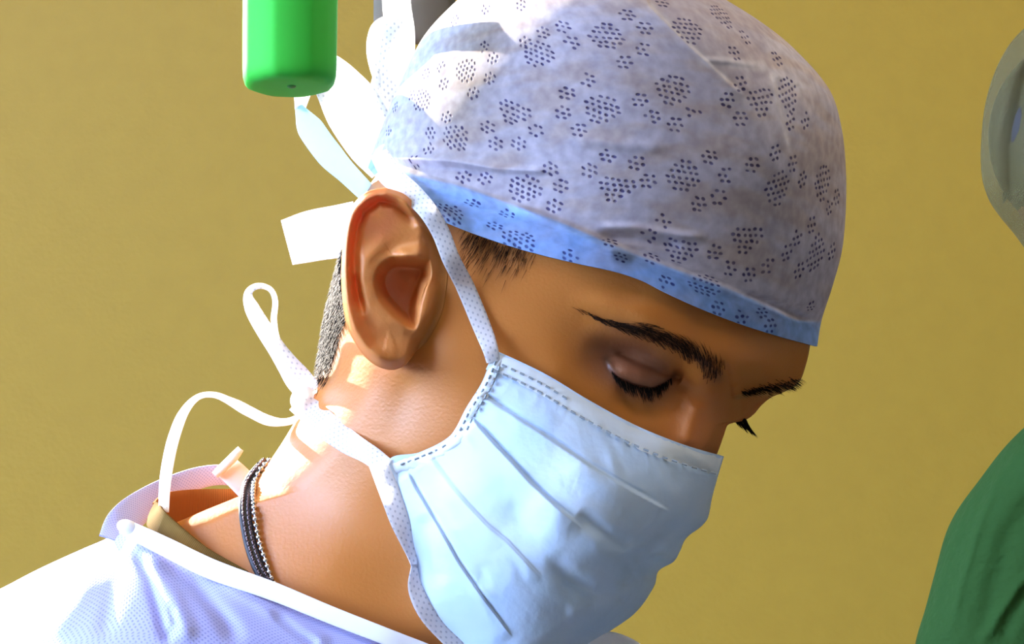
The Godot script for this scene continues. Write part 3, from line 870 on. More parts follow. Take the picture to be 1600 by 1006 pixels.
func build_mask(person: Node3D, white: StandardMaterial3D) -> void:
	var rel := Relief.new([[772, 548, 316], [850, 583, 322], [922, 626, 320], [995, 665, 308], [1067, 694, 290], [1128, 714, 232], [753, 597, 316], [705, 679, 294], [657, 708, 272], [612, 722, 262], [632, 800, 268], [645, 880, 244], [672, 950, 240], [710, 1005, 225],
		[820, 660, 338], [900, 760, 362], [1000, 760, 335], [1060, 780, 300], [800, 800, 340], [720, 780, 318], [940, 860, 345], [1010, 850, 300], [850, 950, 305], [760, 930, 300], [920, 960, 270], [800, 1070, 230], [680, 850, 290]], 540, 480, 1200, 1140)
	var lines := [
		[Vector2(735, 607), Vector2(772, 629), Vector2(850, 679), Vector2(922, 728), Vector2(980, 761), Vector2(1048, 799)],
		[Vector2(735, 652), Vector2(748, 665), Vector2(770, 690), Vector2(792, 713), Vector2(830, 755), Vector2(868, 790), Vector2(917, 829)],
		[Vector2(670, 708), Vector2(685, 729), Vector2(706, 758), Vector2(728, 784), Vector2(761, 819), Vector2(793, 845), Vector2(851, 907)],
		[Vector2(638, 738), Vector2(647, 758), Vector2(683, 819), Vector2(716, 878), Vector2(754, 933), Vector2(803, 997)]]
	var strokes := [
		Stroke.new(lines[0], 40.0, 8.5, 1.0, 1.6, 0.05),
		Stroke.new(lines[1], 30.0, 11.0, 1.0, 1.6, 0.15),
		Stroke.new(lines[2], 34.0, 6.0, 1.0, 4.0, 0.08),
		Stroke.new(lines[3], 30.0, 5.0, 1.0, 1.6, 0.05),
		Stroke.new(shifted(lines[0], Vector2(2, -3)), 2.6, -3.5),
		Stroke.new(shifted(lines[1], Vector2(2.5, -2.5)), 2.6, -3.5),
		Stroke.new(shifted(lines[3], Vector2(2.5, -1.5)), 2.4, -2.0),
		Stroke.new([Vector2(850, 868), Vector2(888, 904), Vector2(927, 926), Vector2(965, 928)], 12.0, -17.0, 0.0, 2.0, 0.45),
		Stroke.new([Vector2(985, 878), Vector2(1010, 866), Vector2(1046, 850)], 10.0, -22.0, 0.0, 2.0, 0.4),
		Stroke.new([Vector2(960, 916), Vector2(990, 903), Vector2(1030, 890)], 10.0, -20.0, 0.0, 2.0, 0.4),
		Stroke.new([Vector2(900, 800), Vector2(950, 838), Vector2(990, 856)], 13.0, -9.0),
		Stroke.new([Vector2(860, 730), Vector2(905, 735), Vector2(960, 770), Vector2(1030, 830)], 22.0, 6.0, 0.0, 2.0, 0.4),
		Stroke.new([Vector2(800, 770), Vector2(812, 812), Vector2(850, 862)], 18.0, -4.0, 0.0, 2.0, 0.5),
		Stroke.new([Vector2(830, 760), Vector2(860, 800), Vector2(900, 860)], 20.0, 5.0, 0.0, 2.0, 0.4),
		Stroke.new([Vector2(990, 900), Vector2(1010, 885), Vector2(1046, 868)], 9.0, 8.0),
		Stroke.new([Vector2(880, 950), Vector2(930, 960), Vector2(980, 940)], 14.0, 7.0),
		Stroke.new([Vector2(660, 800), Vector2(672, 850), Vector2(690, 920)], 14.0, -6.0),
		Stroke.new([Vector2(768, 575), Vector2(850, 612), Vector2(925, 655), Vector2(1000, 693), Vector2(1070, 722), Vector2(1122, 742)], 6.0, -3.0),
	]
	rng.seed = 5
	for k in 46:             # small crumples in the cloth
		var p := Vector2(rng.randf_range(680, 1050), rng.randf_range(620, 1000))
		var d := Vector2.from_angle(rng.randf_range(0.3, 1.25)) * rng.randf_range(22, 60)
		var bent := Vector2(-d.y, d.x) * rng.randf_range(-0.15, 0.15)
		strokes.append(Stroke.new([p - d, p + bent, p + d], rng.randf_range(5, 10), rng.randf_range(-2.6, 2.6), 0.0, 2.0, 0.5))
	var T := spline2([Vector2(772, 546), Vector2(850, 583), Vector2(922, 626), Vector2(995, 665), Vector2(1067, 694), Vector2(1131, 713)], 120)
	var Lb := spline2([Vector2(772, 546), Vector2(753, 597), Vector2(729, 636), Vector2(705, 679), Vector2(657, 706), Vector2(606, 722), Vector2(628, 800), Vector2(644, 860), Vector2(650, 900), Vector2(672, 955), Vector2(712, 1010), Vector2(760, 1075)], 160)
	var Rb := spline2([Vector2(1131, 713), Vector2(1121, 747), Vector2(1113, 776), Vector2(1106, 809), Vector2(1096, 822), Vector2(1072, 841), Vector2(1062, 862), Vector2(1053, 877), Vector2(1029, 892), Vector2(1023, 914), Vector2(995, 955), Vector2(956, 984), Vector2(937, 994), Vector2(900, 1020), Vector2(840, 1085)], 160)
	var nt := 260
	var nf := 250
	var nb := 14
	var P := PackedVector3Array()
	var C := PackedColorArray()
	var Q := PackedVector3Array()
	for j in nt:
		var t := float(j) / (nt - 1)
		var l := row_at(Lb, t)
		var r := row_at(Rb, t)
		var wide := l.distance_to(r)
		for i in nf + nb:
			var a := minf(float(i) / (nf - 1), 1.0)
			var s := lerpf(a, sin(a * PI * 0.5), 0.5)
			var q := l.lerp(r, s)
			q += (row_at(T, s) - T[0].lerp(T[119], s)) * pow(1.0 - t, 2.0)
			var kr := 1.0 - minf((1.0 - s) * wide / lerpf(34.0, 75.0, minf(t * 3.0, 1.0)), 1.0)
			var ze := lerpf(222, 120, smoothstep(0.0, 0.5, t))
			var z := ze + (rel.f(q.x, q.y) + carve(strokes, q.x, q.y) - ze) * sqrt(maxf(0, 1.0 - kr * kr))
			if i >= nf:
				var b := float(i - nf + 1) / nb
				q += Vector2(-170.0 * b * b, -60.0 * b * b)
				z -= 230.0 * sin(b * PI * 0.5) * 0.9
			Q.append(Vector3(q.x, q.y, z))
			P.append(at(q.x, q.y, z))
			C.append(Color.WHITE)
	var cloth := mat(Color(0.80, 0.89, 0.985), 0.8, 0.35)
	cloth.backlight_enabled = true
	cloth.backlight = Color(0.09, 0.10, 0.10)
	cloth.uv1_triplanar = true
	cloth.uv1_scale = Vector3.ONE * 9.0
	cloth.albedo_texture = noise_tex(0.006, 512, 4, 31, Color(0.90, 0.93, 0.97), Color(1.06, 1.02, 1.0))
	cloth.heightmap_enabled = true
	cloth.heightmap_texture = noise_tex(0.03, 512, 4, 32)
	cloth.heightmap_scale = 0.03
	var s := Soup.new()
	var nu := nf + nb
	s.put(P, nu, nt, false, false, PackedVector2Array(), C)
	var inner := PackedVector3Array()
	for q in Q: inner.append(at(q.x, q.y, q.z - 2.5))
	s.put(inner, nu, nt, false, true, PackedVector2Array(), C)
	var mask := obj("face_mask", s.mesh(), cloth, person, "pale blue pleated surgical face mask over nose and mouth")
	# white bindings: the top edge, the cheek edge and the side strip that runs on into the ties
	var mz := func(u: float, v: float) -> float:
		var best := 1e9
		var z := 250.0
		for j in range(0, nt, 3):
			for i in range(0, nf, 3):
				var p := Q[j * nu + i]
				var e := absf(p.x - u) + absf(p.y - v)
				if e < best:
					best = e; z = p.z
		return z
	var white2 := mat(Color(0.87, 0.91, 0.95), 0.85, 0.3)
	white2.backlight_enabled = true
	white2.backlight = Color(0.25, 0.26, 0.27)
	white2.heightmap_enabled = true
	white2.uv1_triplanar = true
	white2.uv1_scale = Vector3.ONE * 16.0
	white2.heightmap_texture = noise_tex(0.06, 256, 2, 12)
	white2.heightmap_scale = 0.015
	s = Soup.new()
	var strip := func(edge: Array, wid: float, n: int, lift: float) -> PackedVector3Array:      # a strip lying on the mask along its edge
		var e := spline2(edge, n)
		var pts := PackedVector3Array()
		for i in n:
			var d := (e[mini(i + 1, n - 1)] - e[maxi(i - 1, 0)]).normalized()
			var nn := Vector2(-d.y, d.x)
			for k in 5:
				var q := e[i] + nn * wid * k / 4.0
				pts.append(at(q.x, q.y, mz.call(q.x, q.y) + (lift if k > 0 and k < 4 else -1.0)))
		return pts
	s.put(strip.call([Vector2(773, 547), Vector2(850, 583), Vector2(922, 626), Vector2(995, 665), Vector2(1067, 694), Vector2(1129, 713)], 33.0, 60, 2.5), 5, 60, false, true)
	obj("nose_binding", s.mesh(), white2, mask, "white top binding of the mask")
	s = Soup.new()
	s.put(strip.call([Vector2(612, 723), Vector2(657, 706), Vector2(702, 682), Vector2(729, 636), Vector2(753, 597), Vector2(770, 556)], 20.0, 50, 2.5), 5, 50, false, true)
	obj("cheek_binding", s.mesh(), white2, mask, "white cheek edge of the mask")
	# pressed weld dashes along both bindings
	s = Soup.new()
	var dash := func(edge: Array, off: float, pitch: float, long: float, from: float, to: float) -> void:
		var e := spline2(edge, 200)
		var total := 0.0
		for i in 199: total += e[i].distance_to(e[i + 1])
		var x := total * from
		while x < total * to:
			var a := row_at(e, x / total)
			var b := row_at(e, (x + long) / total)
			var d := (b - a).normalized()
			var nn := Vector2(-d.y, d.x)
			a += nn * off; b += nn * off
			var za: float = mz.call(a.x, a.y) + 3.6
			tube(s, PackedVector3Array([Vector3(a.x, a.y, za), Vector3((a.x + b.x) / 2, (a.y + b.y) / 2, za + 0.4), Vector3(b.x, b.y, za)]), 1.7, 1.7, 6)
			x += pitch
	var top_edge := [Vector2(773, 547), Vector2(850, 583), Vector2(922, 626), Vector2(995, 665), Vector2(1067, 694), Vector2(1129, 713)]
	dash.call(top_edge, 29.0, 15.5, 8.5, 0.03, 0.99)
	dash.call(top_edge, 16.0, 15.5, 7.5, 0.05, 0.36)
	var cheek := [Vector2(612, 723), Vector2(657, 706), Vector2(702, 682), Vector2(729, 636), Vector2(753, 597), Vector2(770, 556)]
	dash.call(cheek, 7.0, 11.5, 6.5, 0.05, 0.97)
	dash.call(cheek, 16.0, 11.5, 6.5, 0.5, 0.97)
	var grey := mat(Color(0.60, 0.65, 0.70), 0.7)
	obj("weld_line", s.mesh(), grey, mask, "rows of pressed grey weld dashes", "stuff")
	# straps
	s = Soup.new()
	var up := [Vector2(771, 565), Vector2(766, 545), Vector2(752, 508), Vector2(727, 448), Vector2(705, 405), Vector2(688, 362), Vector2(669, 330), Vector2(646, 305), Vector2(622, 283), Vector2(604, 260), Vector2(592, 240)]
	var pts := []
	for p in up:
		var z := maxf(skin_z(p.x, p.y), cap_top(p.x, p.y) if p.y < hem.f(p.x) + 5 else 0.0) + 7.0
		if p.x < 712 and p.y > 290: z = 318.0
		if p.x < 660: z = lerpf(300, 235, clampf((660 - p.x) / 70.0, 0, 1))
		if p.y > 540: z = 320
		pts.append(Vector3(p.x, p.y, z))
	band(s, pts, [22, 27, 29, 29, 28, 28, 29, 31, 34, 34, 28], [0, 0], 2.4, 90, 0.1)
	obj("upper_strap", s.mesh(), white, mask, "white dotted strap running up over the ear")
	s = Soup.new()
	var lo := [Vector2(463, 626), Vector2(485, 643), Vector2(505, 661), Vector2(545, 691), Vector2(580, 712), Vector2(604, 731)]
	pts = []
	for p in lo: pts.append(Vector3(p.x, p.y, maxf(skin_z(p.x, p.y), 60) + 10.0))
	pts[4].z = 232; pts[5].z = 262
	band(s, pts, [36, 44, 42, 38, 32, 30], [0, 0], 2.4, 60, 0.14)
	obj("lower_strap", s.mesh(), white, mask, "white strap running from the mask round the neck")
	s = Soup.new()
	pts = []
	for p in [Vector2(590, 722), Vector2(607, 765), Vector2(625, 815), Vector2(643, 862), Vector2(649, 885)]: pts.append(Vector3(p.x, p.y, mz.call(p.x, p.y) + 6.0))
	band(s, pts, [30, 32, 31, 24, 13], [0, 0, 0, 10, 40], 2.4, 50, 0.05)
	pts = []
	for p in [Vector2(647, 882), Vector2(648, 915), Vector2(662, 950), Vector2(692, 988), Vector2(735, 1030)]: pts.append(Vector3(p.x, p.y, mz.call(p.x, p.y) + 6.0))
	band(s, pts, [10, 24, 27, 24, 24], [40, 0, 0, 0], 2.4, 50, 0.05)
	obj("side_binding", s.mesh(), white, mask, "white dotted strip down the side of the mask, pinched halfway")
	s = Soup.new()
	band(s, [Vector3(486, 615, 40), Vector3(466, 592, 20), Vector3(440, 556, 5), Vector3(413, 515, 0), Vector3(393, 480, -2), Vector3(388, 458, -4), Vector3(402, 447, -8), Vector3(422, 452, -14), Vector3(430, 470, -18), Vector3(428, 500, -18), Vector3(434, 535, -12), Vector3(458, 578, 0)], [40, 42, 34, 28, 27, 25, 14, 12, 12, 12, 14, 24], [0, 0, 0, 0, 10, 25, 50, 55, 50, 40, 10, 0], 2.4, 140, 0.1)
	ball(s, Vector3(472, 622, 40), Vector3(17, 21, 18), 0.7, 16, 12)
	obj("bow_loop", s.mesh(), white, mask, "small white bow loop tied at the nape")
	s = Soup.new()
	band(s, [Vector3(472, 650, 30), Vector3(448, 659, 16), Vector3(420, 657, 0), Vector3(390, 643, -8), Vector3(360, 627, -10), Vector3(335, 617, -10), Vector3(310, 620, -8), Vector3(288, 643, -2), Vector3(272, 682, 6), Vector3(262, 725, 18), Vector3(257, 765, 30), Vector3(256, 800, 40)], [10, 12, 17, 17, 12, 10, 14, 18, 19, 19, 18, 16], [20, 20, 0, 0, 30, 40, 25, 0, 0, 0, 0, 0], 2.2, 150, 0.08)
	obj("tie_end", s.mesh(), white, mask, "long white tie end curling from the nape to the collar")

# ---------------------------------------------------------------- clothes
func build_gown(person: Node3D) -> void:
	var top := Table.new([[-140, 985], [-60, 948], [0, 920], [60, 889], [130, 857], [165, 842], [185, 831], [215, 832], [250, 846], [330, 880], [430, 915], [520, 953], [600, 984], [645, 1002], [760, 1040]])
	var rel := Relief.new([[0, 940, 60], [0, 1050, 190], [100, 900, 90], [100, 1000, 230], [160, 850, 30], [190, 840, 60], [200, 920, 170], [250, 1000, 275], [300, 880, 128], [330, 960, 235], [430, 920, 172], [430, 1000, 250], [520, 955, 200], [600, 985, 220], [600, 1060, 260], [700, 1040, 230], [300, 1080, 320], [-100, 1000, 60], [-100, 1100, 120]], -220, 780, 840, 1180)
	var strokes := [
		Stroke.new([Vector2(205, 850), Vector2(232, 900), Vector2(250, 960), Vector2(262, 1010)], 9.0, -12.0),
		Stroke.new([Vector2(225, 862), Vector2(270, 930), Vector2(300, 1010)], 16.0, 12.0),
		Stroke.new([Vector2(235, 870), Vector2(300, 905), Vector2(345, 960), Vector2(380, 1010)], 14.0, -14.0),
		Stroke.new([Vector2(330, 900), Vector2(400, 940), Vector2(470, 985), Vector2(520, 1010)], 12.0, 9.0),
		Stroke.new([Vector2(420, 952), Vector2(470, 990), Vector2(500, 1010)], 9.0, -9.0),
		Stroke.new([Vector2(150, 880), Vector2(120, 940), Vector2(70, 1000)], 18.0, 9.0),
		Stroke.new([Vector2(190, 870), Vector2(175, 930), Vector2(160, 1006)], 14.0, -7.0),
		Stroke.new([Vector2(255, 1006), Vector2(275, 975), Vector2(262, 940)], 6.0, -8.0),
	]
	var nu := 260
	var nt := 90
	var P := PackedVector3Array()
	var Q := PackedVector3Array()
	for j in nt + 16:
		for i in nu:
			var u := lerpf(-140, 760, float(i) / (nu - 1))
			var v0 := top.f(u)
			var t := clampf(float(j - 16) / (nt - 1), 0, 1)
			var v := lerpf(v0, 1110, t * t * 0.5 + t * 0.5)
			var open := smoothstep(180, 215, u)     # left of the neckline the cloth rolls over the shoulder
			var k := 1.0 - minf((v - v0) / 70.0, 1.0)
			var z: float = rel.f(u, v)
			var ze := lerpf(-10.0, rel.f(u, v0) - 8.0, open)
			z = ze + (z - ze) * sqrt(maxf(0, 1 - k * k))
			z += carve(strokes, u, v)
			if j < 16:
				var b := float(16 - j) / 16.0
				z -= lerpf(260.0 * b, 8.0 * b, open)
				v += lerpf(150.0 * b * b, 10.0 * b, open)
			Q.append(Vector3(u, v, z))
			P.append(at(u, v, z))
	var s := Soup.new()
	s.put(P, nu, nt + 16, false, false, surface_uv(P, nu, nt + 16, 130, 1.0 / (K * 36.0)))
	var im := Image.create(64, 64, false, Image.FORMAT_RGB8)
	for y in 64:
		for x in 64:
			var a := 0.5 + 0.5 * cos(TAU * (x + y) / 16.0)
			var b := 0.5 + 0.5 * cos(TAU * (x - y) / 16.0)
			var g := pow(a * b, 1.6)
			im.set_pixel(x, y, Color(1, 1, 1).lerp(Color(0.80, 0.80, 0.90), g))
	var cloth := mat(Color(0.70, 0.72, 0.92), 0.8, 0.35)
	cloth.albedo_texture = ImageTexture.create_from_image(im)
	cloth.heightmap_enabled = true
	cloth.heightmap_texture = cloth.albedo_texture
	cloth.heightmap_scale = 0.05
	cloth.backlight_enabled = true
	cloth.backlight = Color(0.3, 0.3, 0.34)
	var gown := obj("gown", s.mesh(), cloth, person, "pale lilac disposable gown with a fine embossed diamond weave over the shoulder")
	var white := mat(Color(0.93, 0.93, 0.95), 0.85, 0.3)
	white.backlight_enabled = true
	white.backlight = Color(0.3, 0.3, 0.3)
	s = Soup.new()
	var line := []
	var i2 := 0
	for p in [Vector2(192, 822), Vector2(225, 838), Vector2(262, 856), Vector2(330, 889), Vector2(430, 925), Vector2(520, 962), Vector2(600, 993), Vector2(660, 1016), Vector2(720, 1040)]:
		line.append(Vector3(p.x, p.y, rel.f(p.x, p.y + 10) + 8.0))
		i2 += 1
	band(s, line, [24, 30, 32, 30, 28, 27, 26, 26], [0, 0], 3.0, 120, 0.06)
	ball(s, Vector3(200, 824, 70), Vector3(18, 12, 14), 0.3, 16, 12)
	obj("neck_binding", s.mesh(), white, gown, "white binding along the neckline of the gown")
	s = Soup.new()
	band(s, [Vector3(178, 846, 20), Vector3(192, 816, -20), Vector3(240, 778, -90), Vector3(300, 750, -130), Vector3(345, 742, -150), Vector3(400, 752, -170)], [50, 52, 46, 40, 34, 30], [0, -10, -25, -25], 3.0, 60, 0.1)
	obj("back_collar", s.mesh(), cloth, gown, "pale blue back of the gown collar standing off the neck")
	s = Soup.new()
	band(s, [Vector3(336, 742, -60), Vector3(352, 727, -58), Vector3(366, 713, -56), Vector3(376, 701, -55)], [12, 15, 15, 11], [0, 0], 8.0, 24, 0.5)
	band(s, [Vector3(348, 725, -66), Vector3(368, 742, -66), Vector3(395, 770, -70)], [38, 40, 40], [0, 0], 3.0, 24, 0.1)
	obj("collar_tie", s.mesh(), white, gown, "short white tie end at the back of the collar")
	# the front of the gown below the mask, and the skirt down to the floor
	s = Soup.new()
	var hang := PackedVector3Array()
	for j in 12:
		var t := j / 11.0
		for i in 48:
			var a := TAU * i / 48.0
			var r := 1.0 + 0.03 * sin(a * 7.0) * t
			hang.append(Vector3(-0.11 + cos(a) * lerpf(0.13, 0.19, sqrt(t)) * r, lerpf(1.375, 0.02, t), -0.02 + sin(a) * lerpf(0.08, 0.17, sqrt(t)) * r))
	s.put(hang, 48, 12, true, true)
	obj("gown_skirt", s.mesh(), cloth, gown, "lower part of the gown hanging to the floor")
	s = Soup.new()
	band(s, [Vector3(860, 1070, 120), Vector3(910, 1022, 120), Vector3(946, 1004, 110), Vector3(990, 1022, 90), Vector3(1040, 1070, 60)], [40, 40, 36, 40, 40], [0, 0], 4.0, 40, 0.2)
	obj("gown_front", s.mesh(), white, gown, "white edge of the gown showing below the mask")

func build_shirt(person: Node3D) -> void:
	var im := Image.create(32, 32, false, Image.FORMAT_RGB8)
	for y in 32:
		for x in 32:
			im.set_pixel(x, y, Color(1, 1, 1).lerp(Color(0.78, 0.76, 0.74), pow(0.5 + 0.5 * cos(TAU * y / 4.0), 2.0)))
	var m := mat(Color(0.47, 0.37, 0.19), 0.9, 0.2)
	m.albedo_texture = ImageTexture.create_from_image(im)
	m.heightmap_enabled = true
	m.heightmap_texture = m.albedo_texture
	m.heightmap_scale = 0.04
	var s := Soup.new()
	band(s, [Vector3(238, 800, 10), Vector3(248, 815, 60), Vector3(275, 838, 90), Vector3(315, 868, 112), Vector3(380, 905, 140)], [36, 40, 34, 30, 30], [-35, -25, -10, 0], 5.0, 60, 0.1)
	obj("undershirt_collar", s.mesh(), m, person, "olive ribbed collar of the shirt beneath the gown")
	s = Soup.new()
	band(s, [Vector3(243, 800, 2), Vector3(262, 797, -40), Vector3(310, 795, -85), Vector3(370, 795, -110), Vector3(440, 800, -130)], [30, 58, 62, 62, 60], [0, 0], 5.0, 60, 0.0)
	var m2 := m.duplicate()
	m2.albedo_color = Color(0.60, 0.36, 0.17)  # same cloth in shade, its orange bounced light painted into the colour
	obj("undershirt_back", s.mesh(), m2, person, "brown ribbed inside of the shirt collar behind the neck, orange bounce painted in")

func build_necklaces(person: Node3D) -> void:
	var leather := mat(Color(0.10, 0.075, 0.10), 0.55, 0.5)
	var steel := mat(Color(0.86, 0.86, 0.88), 0.22)
	steel.metallic = 1.0
	var bronze := mat(Color(0.42, 0.36, 0.36), 0.35)
	bronze.metallic = 0.9
	var s := Soup.new()
	var left := [Vector2(414, 720), Vector2(398, 738), Vector2(387, 755), Vector2(382, 780), Vector2(382, 803), Vector2(386, 830), Vector2(392, 856), Vector2(402, 884), Vector2(414, 905), Vector2(440, 935)]
	var pts := []
	for p in left: pts.append(Vector3(p.x + 1, p.y, skin_z(p.x + 4, p.y) + 5.0))
	pts[0].z = -25; pts[1].z = 10
	band(s, pts, [14, 16, 17, 18, 19, 20, 20, 20, 19, 18], [-20, -20, 0, 0, 0], 4.0, 110, 0.2)
	var neck := obj("cord_necklace", s.mesh(), leather, person, "dark braided cord necklace at the base of the neck")
	s = Soup.new()
	for lane in [-4.5, 3.0]:
		var c := spline3(pts, 74)
		for i in 74:
			var d := (c[mini(i + 1, 73)] - c[maxi(i - 1, 0)]).normalized()
			var sd := d.cross(Vector3(0, 0, 1)).normalized()
			ball(s, c[i] - sd * lane + Vector3(0, 0, 5.5), Vector3(2.1, 3.4, 2.2), (0.6 if i % 2 else -0.3), 8, 6)
	obj("braided_chain", s.mesh(), bronze, neck, "two strands of small metal links set in the cord", "stuff")
	s = Soup.new()
	var right := [Vector2(421, 719), Vector2(407, 734), Vector2(399, 750), Vector2(396, 769), Vector2(397, 797), Vector2(401, 826), Vector2(407, 852), Vector2(415, 876), Vector2(423, 900), Vector2(434, 920)]
	var q := []
	for p in right: q.append(Vector3(p.x, p.y, skin_z(p.x + 3, p.y) + 6.0))
	q[0].z = minf(q[0].z, 6)
	var beads := spline3(q, 27)
	for b in beads: ball(s, b, Vector3(4.7, 4.7, 4.7), 0.0, 12, 9)
	var chain := obj("ball_chain", s.mesh(), steel, person, "silver ball chain lying beside the dark cord")
	s = Soup.new()
	tube(s, spline3(q, 60), 1.3, 1.3, 6)
	obj("chain_wire", s.mesh(), steel, chain)

# ---------------------------------------------------------------- the second person, at the right edge
func build_helper() -> void:
	var person := thing("person", "person in grey-green bouffant cap and dark green gown, cut off by the right edge", "person")
	var off := -1400.0
	var skin := mat(Color(0.62, 0.42, 0.28), 0.5)
	var s := Soup.new()
	# one closed body: head, neck and trunk as stacked rings
	var P := PackedVector3Array()
	var rows := [[95, 1720, 40, 40], [110, 1715, 95, 90], [160, 1708, 132, 132], [220, 1708, 146, 148], [290, 1710, 140, 142], [350, 1720, 120, 140], [400, 1735, 95, 120], [440, 1760, 85, 100], [500, 1790, 90, 95], [560, 1810, 110, 100], [620, 1820, 120, 100], [680, 1830, 170, 110], [760, 1840, 210, 115], [860, 1845, 240, 120], [1000, 1850, 250, 120], [1140, 1850, 250, 120]]
	for r in rows:
		for i in 48:
			var a := TAU * i / 48.0
			P.append(at(r[1] + cos(a) * r[2], r[0], off + sin(a) * r[3]))
	s.put(P, 48, rows.size(), true, false)
	obj("body", s.mesh(), skin, person)
	# bouffant cap
	var L := spline2([Vector2(1606, 395), Vector2(1585, 366), Vector2(1562, 338), Vector2(1545, 312), Vector2(1534, 275), Vector2(1533, 220), Vector2(1541, 155), Vector2(1562, 95), Vector2(1592, 52), Vector2(1640, 18), Vector2(1720, 0)], 90)
	var R := spline2([Vector2(1800, 420), Vector2(1850, 380), Vector2(1885, 320), Vector2(1895, 240), Vector2(1880, 150), Vector2(1840, 70), Vector2(1780, 20), Vector2(1725, 0)], 90)
	var strokes := []
	for k in 9:
		var x := 1545.0 + k * 22.0
		strokes.append(Stroke.new([Vector2(x - 6, 350 - k * 2), Vector2(x - 14 + k * 2, 230), Vector2(x + 14, 120), Vector2(x + 60, 40)], 8.0, 16.0 if k % 2 else -14.0))
	var zf := func(u: float, v: float) -> float:
		return off + 165.0 + carve(strokes, u, v)
	var d := loft(90, 120, 40, L, R, func(_s, _t): return Vector2.ZERO, zf, Table.new([[0, off], [1, off]]), Table.new([[0, off], [1, off]]), Table.new([[0, 150], [0.5, 185], [0.9, 90], [1, 5]]), Table.new([[0, 120], [0.5, 180], [1, 90]]), Table.new([[0, 120], [0.5, 180], [1, 90]]), 0.6)
	s = Soup.new()
	s.put(d.p, d.nu, d.nv, true, true)
	var grey := mat(Color(0.40, 0.38, 0.22), 0.75, 0.4)
	grey.transparency = BaseMaterial3D.TRANSPARENCY_ALPHA
	grey.albedo_color.a = 0.62
	grey.backlight_enabled = true
	grey.backlight = Color(0.4, 0.4, 0.36)
	obj("bouffant_cap", s.mesh(), grey, person, "thin grey-green bouffant cap, slightly see-through")
	s = Soup.new()
	ball(s, Vector3(1710, 215, off), Vector3(166, 166, 168), 0.0, 40, 24)
	for i in 1500:
		var a := rng.randf_range(PI * 0.5, PI * 1.5)
		var v := rng.randf_range(90, 300)
		var wv := lerpf(70, 140, sin(clampf((v - 80) / 150.0, 0, 1) * PI * 0.5))
		hairs(s, Vector3(1718 + cos(a) * wv, v, off - sin(a + PI) * wv), Vector3(-0.5, 0.8, 0.1), 26, 1.6, Vector3(0, 0, 0.1), 2)
	obj("hair", s.mesh(), mat(Color(0.10, 0.08, 0.06), 0.6), person, "dark hair gathered under the thin cap", "stuff")
	# gown
	L = spline2([Vector2(1760, 545), Vector2(1690, 590), Vector2(1600, 668), Vector2(1565, 704), Vector2(1530, 750), Vector2(1497, 795), Vector2(1478, 833), Vector2(1462, 890), Vector2(1446, 950), Vector2(1430, 1006), Vector2(1410, 1150)], 120)
	R = spline2([Vector2(1850, 545), Vector2(1980, 600), Vector2(2100, 680), Vector2(2180, 800), Vector2(2220, 950), Vector2(2240, 1150)], 120)
	var folds := [
		Stroke.new([Vector2(1640, 650), Vector2(1560, 745), Vector2(1530, 820), Vector2(1500, 920), Vector2(1480, 1010)], 7.0, 9.0),
		Stroke.new([Vector2(1620, 660), Vector2(1540, 750), Vector2(1505, 830), Vector2(1480, 920), Vector2(1460, 1010)], 14.0, -9.0),
		Stroke.new([Vector2(1640, 860), Vector2(1590, 920), Vector2(1550, 980), Vector2(1530, 1010)], 7.0, 8.0),
		Stroke.new([Vector2(1640, 740), Vector2(1580, 830), Vector2(1550, 930), Vector2(1520, 1010)], 18.0, -10.0),
		Stroke.new([Vector2(1620, 900), Vector2(1580, 960), Vector2(1560, 1010)], 12.0, -8.0),
	]
	var gz := func(u: float, v: float) -> float:
		return off + 190.0 + carve(folds, u, v)
	d = loft(120, 160, 40, L, R, func(_s, _t): return Vector2.ZERO, gz, Table.new([[0, off], [1, off]]), Table.new([[0, off], [1, off]]), Table.new([[0, 120], [0.4, 200], [1, 230]]), Table.new([[0, 120], [1, 240]]), Table.new([[0, 120], [1, 240]]), 0.6)
	s = Soup.new()
	s.put(d.p, d.nu, d.nv, true, false)
	var green := mat(Color(0.145, 0.285, 0.105), 0.85, 0.3)
	green.heightmap_enabled = true
	green.heightmap_texture = noise_tex(0.04, 256, 3, 55)
	green.heightmap_scale = 0.08
	green.uv1_triplanar = true
	green.uv1_scale = Vector3.ONE * 14.0
	obj("gown", s.mesh(), green, person, "dark green cloth gown with long folds")
	s = Soup.new()
	var hang := PackedVector3Array()
	for j in 8:
		var t := j / 7.0
		for i in 48:
			var a := TAU * i / 48.0
			hang.append(at(0, 0, off) * 0 + Vector3(0.283 + cos(a) * lerpf(0.108, 0.14, t), lerpf(1.352, 0.02, t), off * K + sin(a) * lerpf(0.055, 0.09, t)))
	s.put(hang, 48, 8, true, true)
	obj("gown_skirt", s.mesh(), green, person)

